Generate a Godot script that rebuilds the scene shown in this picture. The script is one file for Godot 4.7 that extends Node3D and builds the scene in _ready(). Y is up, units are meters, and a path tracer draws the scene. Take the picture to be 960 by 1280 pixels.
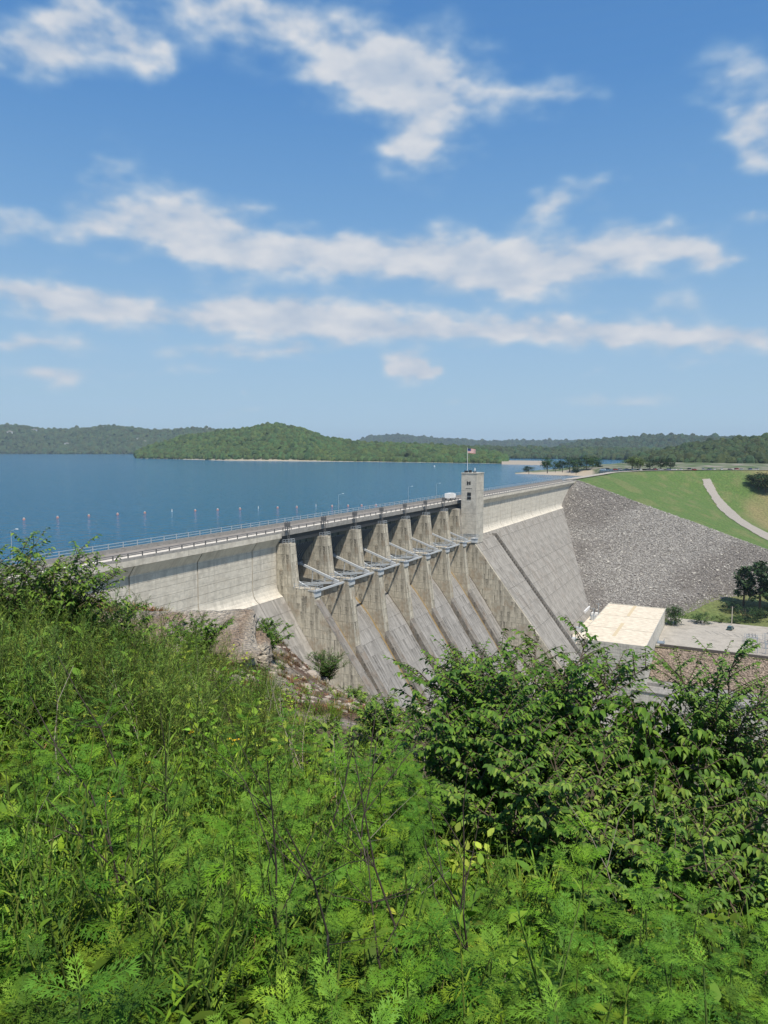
extends Node3D
# A concrete dam with a gated spillway seen from a weedy hillside above its downstream face.
# World: the dam runs along -Z (its crest slab bottom is y = 0), downstream is +X, the lake lies on the -X side.

const FOCAL := 887.0                       # pixels of the 960 x 1280 photograph
const EYE := Vector3(98.8, 20.82, 0.0)
const YAW := 27.0
const PITCH := -5.0
const WATER := -9.0
const BAY := 16.3
const PIER0 := 139.0

var rng := RandomNumberGenerator.new()
var names := {}
var view_basis: Basis
var flat_basis: Basis
var bump_noise := FastNoiseLite.new()
var patch_noise := FastNoiseLite.new()
var M := {}

# ------------------------------------------------------------------ mesh collector
class MB:
	var v := PackedVector3Array()
	var n := PackedVector3Array()
	var c := PackedColorArray()
	var ix := PackedInt32Array()
	var col := Color(1, 1, 1)
	func vert(p: Vector3, nn: Vector3) -> int:
		v.append(p); n.append(nn); c.append(col)
		return v.size() - 1
	func tri(a: Vector3, b: Vector3, d: Vector3) -> void:      # a, b, d clockwise seen from the front
		var nn := (d - a).cross(b - a).normalized()
		var i := vert(a, nn)
		vert(b, nn); vert(d, nn)
		ix.append_array(PackedInt32Array([i, i + 1, i + 2]))
	func quad(a: Vector3, b: Vector3, d: Vector3, e: Vector3) -> void:
		var nn := (d - a).cross(b - a).normalized()
		var i := vert(a, nn)
		vert(b, nn); vert(d, nn); vert(e, nn)
		ix.append_array(PackedInt32Array([i, i + 1, i + 2, i, i + 2, i + 3]))
	func box(lo: Vector3, hi: Vector3) -> void:
		xbox(Transform3D(Basis(), (lo + hi) / 2), (hi - lo))
	func xbox(t: Transform3D, s: Vector3) -> void:
		var p := []
		for k in 8:
			p.append(t * Vector3(s.x * (0.5 if k & 1 else -0.5), s.y * (0.5 if k & 2 else -0.5), s.z * (0.5 if k & 4 else -0.5)))
		quad(p[1], p[3], p[2], p[0]); quad(p[4], p[6], p[7], p[5])
		quad(p[0], p[2], p[6], p[4]); quad(p[5], p[7], p[3], p[1])
		quad(p[3], p[7], p[6], p[2]); quad(p[4], p[5], p[1], p[0])
	func bar(a: Vector3, b: Vector3, w: float, h: float) -> void:
		var d := (b - a)
		var up := Vector3.UP if absf(d.normalized().y) < 0.95 else Vector3.RIGHT
		var x := up.cross(d).normalized()
		var y := d.cross(x).normalized()
		xbox(Transform3D(Basis(x, y, d.normalized()), (a + b) / 2), Vector3(w, h, d.length()))
	func tube(pts: Array, radii: Array, sides := 5) -> void:
		var base := v.size()
		var side := Vector3(0.3, 0.1, 0.95)
		for i in pts.size():
			var d: Vector3 = (pts[mini(i + 1, pts.size() - 1)] - pts[maxi(i - 1, 0)]).normalized()
			var x := d.cross(side)
			if x.length() < 0.05:
				x = d.cross(Vector3.RIGHT)
			x = x.normalized()
			var y := d.cross(x)
			for k in sides:
				var a := TAU * k / sides
				var o := x * cos(a) + y * sin(a)
				vert(pts[i] + o * radii[i], o)
		for i in pts.size() - 1:
			for k in sides:
				var k2 := (k + 1) % sides
				var p := base + i * sides
				ix.append_array(PackedInt32Array([p + k, p + sides + k, p + k2, p + k2, p + sides + k, p + sides + k2]))
	func prism(poly: PackedVector2Array, s0: float, s1: float) -> void:   # (X, Y) outline drawn out along the dam from s0 to s1
		var p := poly.duplicate()
		var area := 0.0
		for i in p.size():
			area += p[i].cross(p[(i + 1) % p.size()])
		if area < 0.0:
			p.reverse()
		for i in p.size():
			var a := p[i]
			var b := p[(i + 1) % p.size()]
			quad(Vector3(a.x, a.y, -s0), Vector3(b.x, b.y, -s0), Vector3(b.x, b.y, -s1), Vector3(a.x, a.y, -s1))
		var t := Geometry2D.triangulate_polygon(p)
		for i in range(0, t.size(), 3):
			var q := [p[t[i]], p[t[i + 1]], p[t[i + 2]]]
			if (q[1] - q[0]).cross(q[2] - q[0]) > 0:
				q = [q[0], q[2], q[1]]
			tri(Vector3(q[0].x, q[0].y, -s0), Vector3(q[1].x, q[1].y, -s0), Vector3(q[2].x, q[2].y, -s0))
			tri(Vector3(q[0].x, q[0].y, -s1), Vector3(q[2].x, q[2].y, -s1), Vector3(q[1].x, q[1].y, -s1))
	func leaf(t: Transform3D, length: float, width: float, fold: float, droop: float, segs := 3) -> void:   # along +Z, face up +Y
		var base := v.size()
		for i in segs + 1:
			var u := float(i) / segs
			var w := width * 0.5 * sin(PI * pow(u, 0.75)) if i < segs else 0.0
			var z := length * u * (1.0 - 0.25 * droop * u)
			var y := -droop * length * u * u * 0.6
			var nn := (t.basis * Vector3(0, 1, droop * u)).normalized()
			vert(t * Vector3(0, y, z), nn)
			vert(t * Vector3(-w, y + fold * w, z), (nn + t.basis.x.normalized() * fold * 0.7).normalized())
			vert(t * Vector3(w, y + fold * w, z), (nn - t.basis.x.normalized() * fold * 0.7).normalized())
		for i in segs:
			var a := base + i * 3
			if i == segs - 1:
				ix.append_array(PackedInt32Array([a + 1, a, a + 3, a, a + 2, a + 3]))
			else:
				ix.append_array(PackedInt32Array([a + 1, a, a + 4, a, a + 3, a + 4, a, a + 2, a + 3, a + 2, a + 5, a + 3]))
	func lance(t: Transform3D, length: float, width: float, droop := 0.2) -> void:   # a slim leaf of four faces
		var nn := t.basis.y.normalized()
		var i := vert(t.origin, nn)
		vert(t * Vector3(-width / 2, -droop * length * 0.15, length * 0.45), nn)
		vert(t * Vector3(width / 2, -droop * length * 0.15, length * 0.45), nn)
		vert(t * Vector3(0, -droop * length * 0.6, length), nn)
		ix.append_array(PackedInt32Array([i, i + 2, i + 1, i + 1, i + 2, i + 3]))
	func add(o: MB, t: Transform3D) -> void:
		var base := v.size()
		for i in o.v.size():
			v.append(t * o.v[i]); n.append((t.basis * o.n[i]).normalized()); c.append(o.c[i] * col)
		for i in o.ix:
			ix.append(i + base)
	func mesh() -> ArrayMesh:
		var a := []
		a.resize(Mesh.ARRAY_MAX)
		a[Mesh.ARRAY_VERTEX] = v
		a[Mesh.ARRAY_NORMAL] = n
		a[Mesh.ARRAY_COLOR] = c
		a[Mesh.ARRAY_INDEX] = ix
		var m := ArrayMesh.new()
		m.add_surface_from_arrays(Mesh.PRIMITIVE_TRIANGLES, a)
		return m

# ------------------------------------------------------------------ nodes and tags
func numbered(called: String) -> String:
	var k: int = names.get(called, 0)
	names[called] = k + 1
	return called if k == 0 else "%s_%03d" % [called, k]

func tag(o: Node, label: String, category: String, group := "", kind := ""):
	if label: o.set_meta("label", label)
	if category: o.set_meta("category", category)
	if group: o.set_meta("group", group)
	if kind: o.set_meta("kind", kind)
	return o

func thing(called: String, label: String, category: String, at := Vector3.ZERO, group := "", turn := 0.0) -> Node3D:
	var o := Node3D.new()
	o.name = numbered(called)
	add_child(o)
	o.position = at
	o.rotation.y = turn
	tag(o, label, category, group)
	return o

func put(called: String, what, material, parent = null) -> MeshInstance3D:
	var o := MeshInstance3D.new()
	o.mesh = what.mesh() if what is MB else what
	o.material_override = material
	if parent == null:
		o.name = numbered(called)
		add_child(o)
	else:
		o.name = called
		parent.add_child(o, true)
	return o

func multi(called: String, m: Mesh, material, places: Array, colors: Array, parent = null) -> MultiMeshInstance3D:
	var mm := MultiMesh.new()
	mm.transform_format = MultiMesh.TRANSFORM_3D
	mm.use_colors = not colors.is_empty()
	mm.mesh = m
	mm.instance_count = places.size()
	for i in places.size():
		mm.set_instance_transform(i, places[i])
		if colors: mm.set_instance_color(i, colors[i])
	var o := MultiMeshInstance3D.new()
	o.multimesh = mm
	o.material_override = material
	if parent == null:
		o.name = numbered(called)
		add_child(o)
	else:
		o.name = called
		parent.add_child(o, true)
	return o

# ------------------------------------------------------------------ directions
func ray(px: float, py: float) -> Vector3:
	return view_basis * Vector3((px - 480.0) / FOCAL, -(py - 640.0) / FOCAL, -1.0)

func on_y(px: float, py: float, y: float) -> Vector3:
	var d := ray(px, py)
	return EYE + d * ((y - EYE.y) / d.y)

func on_s(px: float, py: float, s: float) -> Vector3:
	var d := ray(px, py)
	return EYE + d * ((-s - EYE.z) / d.z)

func far_at(px: float, py: float, dist: float) -> Vector3:      # at a horizontal distance along the pixel's bearing
	var d := ray(px, py)
	return EYE + d * (dist / Vector2(d.x, d.z).length())

func loc(f: float, l: float, y: float) -> Vector3:              # forward, right and up from the eye, level
	return EYE + flat_basis * Vector3(l, y, -f)

func rf(a: float, b: float) -> float:
	return rng.randf_range(a, b)

func lin(r: float, g: float, b: float) -> Color:
	return Color(r, g, b).linear_to_srgb()

# ------------------------------------------------------------------ materials
func mat(color: Color, rough := 0.85, vertex := false) -> StandardMaterial3D:
	var m := StandardMaterial3D.new()
	m.albedo_color = color.linear_to_srgb()
	m.roughness = rough
	m.vertex_color_use_as_albedo = vertex
	return m

func triplanar(m: StandardMaterial3D, scale: Vector3) -> StandardMaterial3D:
	m.uv1_triplanar = true
	m.uv1_world_triplanar = true
	m.uv1_scale = scale
	m.uv1_triplanar_sharpness = 8.0
	return m

func leaf_mat(rough: float, back: Color, shine := 0.5) -> StandardMaterial3D:
	var m := mat(Color(1, 1, 1), rough, true)
	m.cull_mode = BaseMaterial3D.CULL_DISABLED
	m.backlight_enabled = true
	m.backlight = back
	m.metallic_specular = shine
	return m

func grain(freq: float, octaves: int, seed_: int, a: Color, b: Color, size := 512, contrast := 0.3) -> NoiseTexture2D:
	var fn := FastNoiseLite.new()
	fn.seed = seed_
	fn.frequency = freq
	fn.fractal_octaves = octaves
	fn.noise_type = FastNoiseLite.TYPE_SIMPLEX_SMOOTH
	var t := NoiseTexture2D.new()
	t.width = size
	t.height = size
	t.seamless = true
	t.noise = fn
	var g := Gradient.new()
	g.set_color(0, a.linear_to_srgb())
	g.set_color(1, b.linear_to_srgb())
	g.set_offset(0, contrast)
	g.set_offset(1, 1.0 - contrast)
	t.color_ramp = g
	return t

func seamless(freq: float, oct: int, seed_: int, size: int) -> PackedByteArray:
	var fn := FastNoiseLite.new()
	fn.seed = seed_
	fn.frequency = freq
	fn.fractal_octaves = oct
	fn.noise_type = FastNoiseLite.TYPE_SIMPLEX_SMOOTH
	return fn.get_seamless_image(size, size).get_data()

# weathered concrete: mottling, lines between lifts, drips that run down from them, patches of dark growth and rust
func concrete(base: Color, tile: float, lift: float, line: float, streak: float, dark: float, rust: float, seed_: int, column := 0.0) -> StandardMaterial3D:
	var n := 512
	var a := seamless(0.012, 5, seed_, n)
	var b := seamless(0.05, 3, seed_ + 1, n)
	var big := seamless(0.006, 3, seed_ + 2, n)
	var r := RandomNumberGenerator.new()
	r.seed = seed_
	var lifts := maxi(1, int(round(tile / lift)))
	var drip := []
	for i in n:
		drip.append(0.0)
	for i in n / 6:                                        # fine drips: narrow columns
		var x := r.randi() % n
		var w := r.randi_range(1, 4)
		var k := r.randf_range(0.15, 0.7)
		for d in range(-w, w + 1):
			drip[posmod(x + d, n)] = maxf(drip[posmod(x + d, n)], k * (1.0 - absf(d) / (w + 1.0)))
	var run := PackedFloat32Array()                        # broad runs that begin at a joint and thin out below it
	run.resize(n * n)
	for i in int(150 * streak):
		var x := r.randi() % n
		var w := r.randi_range(2, 13)
		var y0 := (r.randi() % lifts) * n / lifts
		var L := int(n * r.randf_range(0.10, 0.5))
		var k := r.randf_range(0.35, 1.0)
		for y in L:
			var fade := k * sqrt(1.0 - float(y) / L)
			var ww := maxi(1, int(w * (1.0 - 0.6 * y / L)))
			for d in range(-ww, ww + 1):
				var q := posmod(y0 + y, n) * n + posmod(x + d, n)
				run[q] = maxf(run[q], fade * (1.0 if absi(d) < ww else 0.5))
	var lift_strength := []
	for i in lifts:
		lift_strength.append(r.randf_range(0.3, 1.0))
	var cols := maxi(1, int(round(tile / column))) if column > 0.0 else 0
	var bytes := PackedByteArray()
	bytes.resize(n * n * 3)
	var growth := Color(0.05, 0.048, 0.042)
	var rusty := Color(0.30, 0.17, 0.08)
	for y in n:
		var ly := float(y) / n * lifts
		var li := int(ly) % lifts
		var fy := ly - floorf(ly)
		var edge: float = (1.0 if fy < 0.06 else 0.0) * lift_strength[li] * line
		for x in n:
			var q := y * n + x
			var m := a[q] / 255.0 - 0.5
			var f := b[q] / 255.0 - 0.5
			var g := big[q] / 255.0 - 0.5
			var k := 1.0 + m * 0.42 + f * 0.20 + g * 0.25
			var col := base * k
			var e := edge * clampf(0.75 + f * 2.0, 0.0, 1.0)
			if cols > 0:
				var cx := float(x) / n * cols + 0.5 * (li % 2)
				if cx - floorf(cx) < 0.03:
					e = maxf(e, line * 0.7 * clampf(0.6 + m * 2.0, 0.0, 1.0))
			var s: float = streak * drip[x] * clampf(0.55 + g * 3.0 + m * 1.3, 0.0, 1.0)
			s = maxf(s, minf(streak * 1.1, 0.95) * run[q] * clampf(0.9 + f * 1.6 + m, 0.3, 1.0))
			s = maxf(s, dark * clampf((m + g * 1.2 - 0.12) * 5.0, 0.0, 1.0))
			col = col.lerp(growth, clampf(maxf(e * 0.75, s * 0.85), 0.0, 0.9))
			if rust > 0.0:
				col = col.lerp(rusty, rust * clampf((g - m * 0.8 - 0.12) * 4.0, 0.0, 1.0) * (0.3 + 0.7 * drip[x]))
			col = col.linear_to_srgb()
			bytes[q * 3] = clampi(int(col.r * 255.0), 0, 255)
			bytes[q * 3 + 1] = clampi(int(col.g * 255.0), 0, 255)
			bytes[q * 3 + 2] = clampi(int(col.b * 255.0), 0, 255)
	var m := StandardMaterial3D.new()
	m.albedo_texture = ImageTexture.create_from_image(Image.create_from_data(n, n, false, Image.FORMAT_RGB8, bytes))
	m.roughness = 0.92
	m.metallic_specular = 0.3
	m.heightmap_enabled = true
	m.heightmap_texture = grain(0.03, 4, seed_ + 9, Color.BLACK, Color.WHITE, 512, 0.1)
	m.heightmap_scale = 4.0
	return triplanar(m, Vector3.ONE / tile)

# ------------------------------------------------------------------ sky
func sky_color(el: float) -> Color:
	var stops := [[-2.0, Color(0.715, 0.81, 0.875)], [2.0, Color(0.685, 0.80, 0.88)], [8.0, Color(0.615, 0.755, 0.875)], [16.0, Color(0.48, 0.66, 0.84)], [26.0, Color(0.355, 0.56, 0.79)], [42.0, Color(0.275, 0.475, 0.72)], [90.0, Color(0.20, 0.38, 0.63)]]
	for i in stops.size() - 1:
		if el <= stops[i + 1][0]:
			var t: float = clampf((el - stops[i][0]) / (stops[i + 1][0] - stops[i][0]), 0, 1)
			return stops[i][1].lerp(stops[i + 1][1], t)
	return stops[-1][1]

func make_sky() -> Texture2D:
	# cloud puffs: centre and half-axes as seen (pixels become directions), slant, weight
	var puffs := [[45, 64, 66, 32, 0.1, 1.2], [120, 30, 80, 34, 0.1, 0.8], [165, 55, 50, 26, 0.1, 0.7], [90, 10, 40, 22, 0, 0.6], [195, 92, 22, 20, 0, 0.7], [265, 5, 60, 34, 0, 0.7], [350, 28, 105, 46, 0.1, 0.9], [440, 95, 60, 38, 0.3, 0.8], [500, 78, 82, 46, -0.1, 1.15], [545, 125, 66, 44, 0, 1.0], [520, 185, 52, 36, 0.2, 1.0], [640, 118, 50, 24, 0, 0.6], [705, 117, 45, 20, -0.2, 0.62],
		[920, 88, 66, 30, -0.2, 0.62], [946, 150, 46, 34, -0.2, 1.05], [940, 195, 30, 18, 0.2, 0.8], [945, 272, 28, 10, 0, 0.8], [694, 256, 50, 18, -0.3, 0.85], [750, 228, 40, 10, 0, 0.45], [865, 210, 25, 10, 0, 0.5],
		[10, 281, 50, 18, 0, 0.85], [110, 282, 52, 24, 0, 0.85], [205, 270, 74, 36, 0.1, 1.15], [255, 298, 60, 32, 0.1, 1.0], [345, 316, 90, 28, 0.05, 1.15], [450, 322, 105, 25, 0, 1.1], [560, 322, 90, 30, 0, 1.1], [630, 342, 80, 28, 0.05, 1.2], [730, 322, 110, 28, -0.05, 1.15], [825, 305, 66, 22, 0.0, 1.15], [890, 324, 36, 13, 0, 0.9], [135, 215, 26, 36, 0.3, 0.5], [310, 262, 30, 12, 0, 0.5],
		[30, 365, 90, 15, 0.1, 1.1], [110, 382, 100, 22, 0.1, 1.15], [190, 395, 60, 12, 0, 0.7], [310, 390, 80, 22, 0, 1.15], [380, 400, 110, 25, 0, 1.1], [480, 408, 110, 20, 0.05, 1.1], [590, 411, 90, 14, 0, 0.9], [720, 414, 110, 17, 0.03, 1.1], [840, 420, 110, 15, 0, 1.0], [930, 424, 60, 12, 0, 0.8], [850, 378, 40, 16, -0.1, 0.55],
		[45, 430, 70, 11, 0, 0.9], [280, 440, 100, 9, 0, 0.75], [370, 438, 26, 7, 0, 0.8], [65, 469, 50, 12, 0, 0.9], [170, 466, 50, 7, 0, 0.4], [513, 460, 25, 15, 0, 2.2], [316, 486, 12, 6, 0, 0.5], [245, 462, 30, 8, 0, 0.4], [780, 500, 80, 6, 0, 0.5], [740, 468, 40, 6, 0, 0.35], [560, 500, 20, 4, 0, 0.4], [170, 520, 60, 6, 0, 0.35], [880, 452, 50, 6, 0, 0.35], [610, 492, 16, 4, 0, 0.35], [300, 516, 30, 8, 0, 0.4]]
	var w := 4096
	var h := 2048
	var fine := FastNoiseLite.new()
	fine.seed = 5
	fine.frequency = 0.075
	fine.fractal_octaves = 6
	fine.fractal_gain = 0.47
	var warp := FastNoiseLite.new()
	warp.seed = 11
	warp.frequency = 0.13
	warp.fractal_octaves = 3
	var small := Image.create(512, 256, false, Image.FORMAT_RGB8)
	var gen := FastNoiseLite.new()
	gen.seed = 21
	gen.frequency = 0.03
	gen.fractal_octaves = 5
	for y in 256:
		var el := 90.0 - (y + 0.5) / 256.0 * 180.0
		var c := sky_color(maxf(el, -2.0)) if el > -2.0 else Color(0.5, 0.55, 0.58)
		for x in 512:
			var az := (x + 0.5) / 512.0 * 360.0 - 180.0
			var d := Vector3(sin(deg_to_rad(az)), 0, cos(deg_to_rad(az))) * 60.0
			var k := 0.0
			if el > 0.0:
				k = smoothstep(0.12, 0.5, gen.get_noise_3d(d.x, el * 2.6, d.z) + 0.05) * smoothstep(0, 6, el) * 0.85
			small.set_pixel(x, y, c.lerp(Color(0.86, 0.875, 0.90), k))
	small.resize(w, h, Image.INTERPOLATE_CUBIC)
	# the part around the view, in full detail
	var x0 := 0
	var inv := view_basis.inverse()
	var per := 360.0 / w
	var az_lo := -YAW - 38.0
	var az_hi := -YAW + 38.0
	var gx := 230
	var gy := 150
	var el_hi := 47.0
	var el_lo := -1.0
	var field := PackedFloat32Array()
	field.resize(gx * gy)
	for j in gy:
		for i in gx:
			var az := deg_to_rad(lerpf(az_lo, az_hi, i / (gx - 1.0)))
			var el := deg_to_rad(lerpf(el_lo, el_hi, j / (gy - 1.0)))
			var d := inv * Vector3(sin(az) * cos(el), sin(el), -cos(az) * cos(el))
			var px := 480.0 + FOCAL * d.x / -d.z
			var py := 640.0 - FOCAL * d.y / -d.z
			var wx := warp.get_noise_2d(px * 0.12, py * 0.2) * 26.0
			var wy := warp.get_noise_2d(px * 0.12 + 300.0, py * 0.2) * 12.0
			var s := 0.0
			for p in puffs:
				var dx: float = px + wx - p[0]
				var dy: float = py + wy - p[1]
				var ca := cos(p[4])
				var sa := sin(p[4])
				var qx: float = (dx * ca + dy * sa) / p[2]
				var qy: float = (-dx * sa + dy * ca) / (p[3] * 1.12)
				var q := qx * qx + qy * qy
				if q < 3.6:
					s = s + p[5] * exp(-q * 1.15) * (1.0 - s * 0.35)
			field[j * gx + i] = s
	var xa := int((az_lo / 360.0 + 0.5) * w)
	var xb := int((az_hi / 360.0 + 0.5) * w)
	var ya := int((90.0 - el_hi) / 180.0 * h)
	var yb := int((90.0 - el_lo) / 180.0 * h)
	for y in range(ya, yb):
		var el := 90.0 - (y + 0.5) / h * 180.0
		var c := sky_color(el)
		var v := clampf((el - el_lo) / (el_hi - el_lo), 0, 1) * (gy - 1)
		var j := mini(int(v), gy - 2)
		var fv := v - j
		for x in range(xa, xb):
			var az := ((x + 0.5) / w - 0.5) * 360.0
			var u := clampf((az - az_lo) / (az_hi - az_lo), 0, 1) * (gx - 1)
			var i := mini(int(u), gx - 2)
			var fu := u - i
			var s := lerpf(lerpf(field[j * gx + i], field[j * gx + i + 1], fu), lerpf(field[(j + 1) * gx + i], field[(j + 1) * gx + i + 1], fu), fv)
			var t := fine.get_noise_2d(az * 2.3, el * 5.5)
			var t2 := fine.get_noise_2d(az * 9.0 + 50.0, el * 17.0)
			var k := smoothstep(0.10, 1.1, s * (0.98 + t * 0.5 + t2 * 0.16) + t * 0.10)
			k = k * 0.92 + 0.10 * smoothstep(-0.3, 0.5, t) * smoothstep(0.0, 0.3, s)
			var shade := clampf(0.5 + t * 0.8 + t2 * 0.12, 0, 1)
			var cloud := Color(0.73, 0.775, 0.84).lerp(Color(0.85, 0.865, 0.89), shade)
			var out := c.lerp(cloud, clampf(k, 0, 1))
			var edge := clampf(minf(minf(x - xa, xb - x) / 60.0, minf(y - ya, 9999) / 30.0), 0, 1)
			if edge < 1.0:
				out = small.get_pixel(posmod(x - w / 2, w), y).lerp(out, edge)
			small.set_pixel(posmod(x - w / 2, w), y, out)
	return ImageTexture.create_from_image(small)

func setup_view() -> void:
	view_basis = Basis.from_euler(Vector3(deg_to_rad(PITCH), deg_to_rad(YAW), 0))
	flat_basis = Basis.from_euler(Vector3(0, deg_to_rad(YAW), 0))
	var cam := Camera3D.new()
	cam.name = "camera"
	cam.position = EYE
	cam.rotation_degrees = Vector3(PITCH, YAW, 0)
	cam.fov = rad_to_deg(2.0 * atan(640.0 / FOCAL))
	cam.near = 0.05
	cam.far = 40000.0
	add_child(cam)
	var env := Environment.new()
	env.background_mode = Environment.BG_SKY
	env.sky = Sky.new()
	var sm := PanoramaSkyMaterial.new()
	sm.panorama = make_sky()
	env.sky.sky_material = sm
	env.background_energy_multiplier = 1.0
	env.tonemap_mode = Environment.TONE_MAPPER_LINEAR
	env.tonemap_exposure = 1.0
	env.sdfgi_enabled = true
	env.ssao_enabled = true
	env.ssil_enabled = true
	env.fog_enabled = true
	env.fog_density = 0.000055
	env.fog_light_color = Color(0.80, 0.88, 0.97)
	var we := WorldEnvironment.new()
	we.environment = env
	add_child(we)
	var sun := DirectionalLight3D.new()
	sun.name = "sun"
	# the sun stands over the viewer's shoulder: downstream and towards the near abutment
	var e := deg_to_rad(61.0)
	var a := deg_to_rad(40.0)
	var to_sun := Vector3(cos(a) * cos(e), sin(e), sin(a) * cos(e))
	add_child(sun)
	sun.look_at_from_position(to_sun * 100.0, Vector3.ZERO, Vector3.UP)
	sun.light_energy = 1.55
	sun.light_color = Color(1.0, 0.965, 0.91)
	sun.light_angular_distance = 0.5
	sun.shadow_enabled = true

func make_materials() -> void:
	M.wall = concrete(Color(0.63, 0.59, 0.505), 22.0, 2.2, 0.45, 0.3, 0.16, 0.10, 3)
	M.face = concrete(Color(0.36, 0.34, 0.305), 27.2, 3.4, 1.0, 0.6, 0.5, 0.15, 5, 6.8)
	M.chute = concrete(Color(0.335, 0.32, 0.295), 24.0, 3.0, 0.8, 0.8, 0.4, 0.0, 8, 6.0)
	M.pier = concrete(Color(0.56, 0.515, 0.415), 19.0, 1.9, 0.95, 0.95, 0.45, 0.5, 13, 4.8)
	M.tower = concrete(Color(0.54, 0.51, 0.44), 20.0, 2.9, 0.85, 0.25, 0.12, 0.08, 17)
	M.curb = concrete(Color(0.33, 0.32, 0.30), 14.0, 7.0, 0.1, 0.5, 0.4, 0.0, 19)
	M.walk = concrete(Color(0.66, 0.61, 0.52), 17.0, 3.4, 0.25, 0.1, 0.1, 0.0, 23)
	M.road = concrete(Color(0.28, 0.26, 0.235), 21.0, 7.0, 0.2, 0.1, 0.2, 0.0, 29)
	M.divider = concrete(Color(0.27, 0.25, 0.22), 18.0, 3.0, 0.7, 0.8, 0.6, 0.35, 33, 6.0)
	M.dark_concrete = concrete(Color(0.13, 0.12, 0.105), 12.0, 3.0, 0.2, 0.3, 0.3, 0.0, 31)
	M.steel = mat(Color(0.52, 0.55, 0.57), 0.5)
	M.gate_steel = mat(Color(0.17, 0.20, 0.23), 0.55)
	M.dark_steel = mat(Color(0.035, 0.04, 0.045), 0.6)
	M.galvanized = mat(Color(0.36, 0.40, 0.43), 0.45)
	M.rail_dark = mat(Color(0.12, 0.12, 0.12), 0.55)
	M.white = mat(Color(0.78, 0.78, 0.76), 0.5)
	M.black = mat(Color(0.02, 0.02, 0.022), 0.6)
	M.red = mat(Color(0.5, 0.05, 0.03), 0.5)
	M.blue = mat(Color(0.02, 0.035, 0.16), 0.7)
	M.glass = mat(Color(0.02, 0.025, 0.03), 0.08)
	M.tyre = mat(Color(0.02, 0.02, 0.02), 0.8)
	M.roof_cream = mat(Color(1, 1, 1), 0.9)
	M.roof_cream.albedo_texture = grain(0.02, 5, 37, Color(0.62, 0.55, 0.43), Color(0.78, 0.70, 0.56), 512, 0.2)
	triplanar(M.roof_cream, Vector3.ONE / 34.0)
	M.siding = concrete(Color(0.57, 0.55, 0.49), 16.0, 8.0, 0.1, 0.4, 0.08, 0.0, 41)
	M.lot = concrete(Color(0.42, 0.39, 0.335), 40.0, 10.0, 0.15, 0.0, 0.18, 0.0, 43, 10.0)
	M.bark = mat(Color(0.10, 0.075, 0.05), 0.9)
	M.twig_grey = mat(Color(0.30, 0.26, 0.21), 0.9)
	M.twig_dark = mat(Color(0.055, 0.042, 0.032), 0.9)
	M.stem = mat(Color(0.10, 0.16, 0.04), 0.7)
	M.leaf = leaf_mat(0.5, Color(0.42, 0.50, 0.07), 0.3)
	M.leaf_soft = leaf_mat(0.6, Color(0.42, 0.50, 0.07), 0.25)
	M.weed_tints = [M.leaf_soft]
	for c in [Color(0.85, 0.95, 0.9), Color(1.0, 0.92, 0.65), Color(0.95, 1.0, 0.65), Color(0.7, 0.82, 0.8)]:
		var wt: StandardMaterial3D = M.leaf_soft.duplicate()
		wt.albedo_color = c.linear_to_srgb()
		M.weed_tints.append(wt)
	M.tree_leaf = leaf_mat(0.6, Color(0.25, 0.32, 0.08), 0.3)
	M.stone = mat(Color(1, 1, 1), 0.9, true)
	M.plain = mat(Color(1, 1, 1), 0.9, true)

func on_x(px: float, py: float, x: float) -> Vector3:
	var d := ray(px, py)
	return EYE + d * ((x - EYE.x) / d.x)

# ------------------------------------------------------------------ the dam
func chute_y(x: float) -> float:
	if x < -4.0:
		return -16.0
	if x < 11.7:
		return -16.0 - 0.152 * pow(x + 4.0, 1.65)
	return -16.0 - 0.152 * pow(15.7, 1.65) - (x - 11.7) * 1.5

func wall_outline() -> PackedVector2Array:
	var p := PackedVector2Array([Vector2(-8.6, -0.03), Vector2(1.42, -0.03), Vector2(0, -2.0)])
	for k in 5:
		var y := -3.7 - 1.75 * k
		p.append_array(PackedVector2Array([Vector2(0, y + 0.05), Vector2(-0.09, y + 0.03), Vector2(-0.09, y - 0.03), Vector2(0, y - 0.05)]))
	p.append_array(PackedVector2Array([Vector2(0, -11.2), Vector2(0.18, -12.1), Vector2(0.55, -12.9), Vector2(1.1, -13.5), Vector2(1.85, -13.95), Vector2(-8.6, -13.95)]))
	return p

func face_outline(lifted: float) -> PackedVector2Array:
	return PackedVector2Array([Vector2(-8.6, -13.97), Vector2(1.8 + lifted, -13.97), Vector2(1.8 + lifted + 0.68 * 66.0, -80.0), Vector2(-8.6, -80.0)])

func rail_run(parent: Node3D, x: float, s0: float, s1: float, y0: float, y1: float, heights: Array, step: float, material, thick: float) -> void:
	var rails := MB.new()
	for h in heights:
		rails.box(Vector3(x - thick / 2, h - thick / 2, -s1), Vector3(x + thick / 2, h + thick / 2, -s0))
	put("rail", rails, material, parent)
	var post := MB.new()
	post.box(Vector3(-thick * 0.7, 0, -thick * 0.8), Vector3(thick * 0.7, y1 - y0, thick * 0.8))
	var m := post.mesh()
	var n := int((s1 - s0) / step)
	for i in n + 1:
		var o := put("post", m, material, parent)
		o.position = Vector3(x, y0, -(s0 + (s1 - s0) * i / n))

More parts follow.
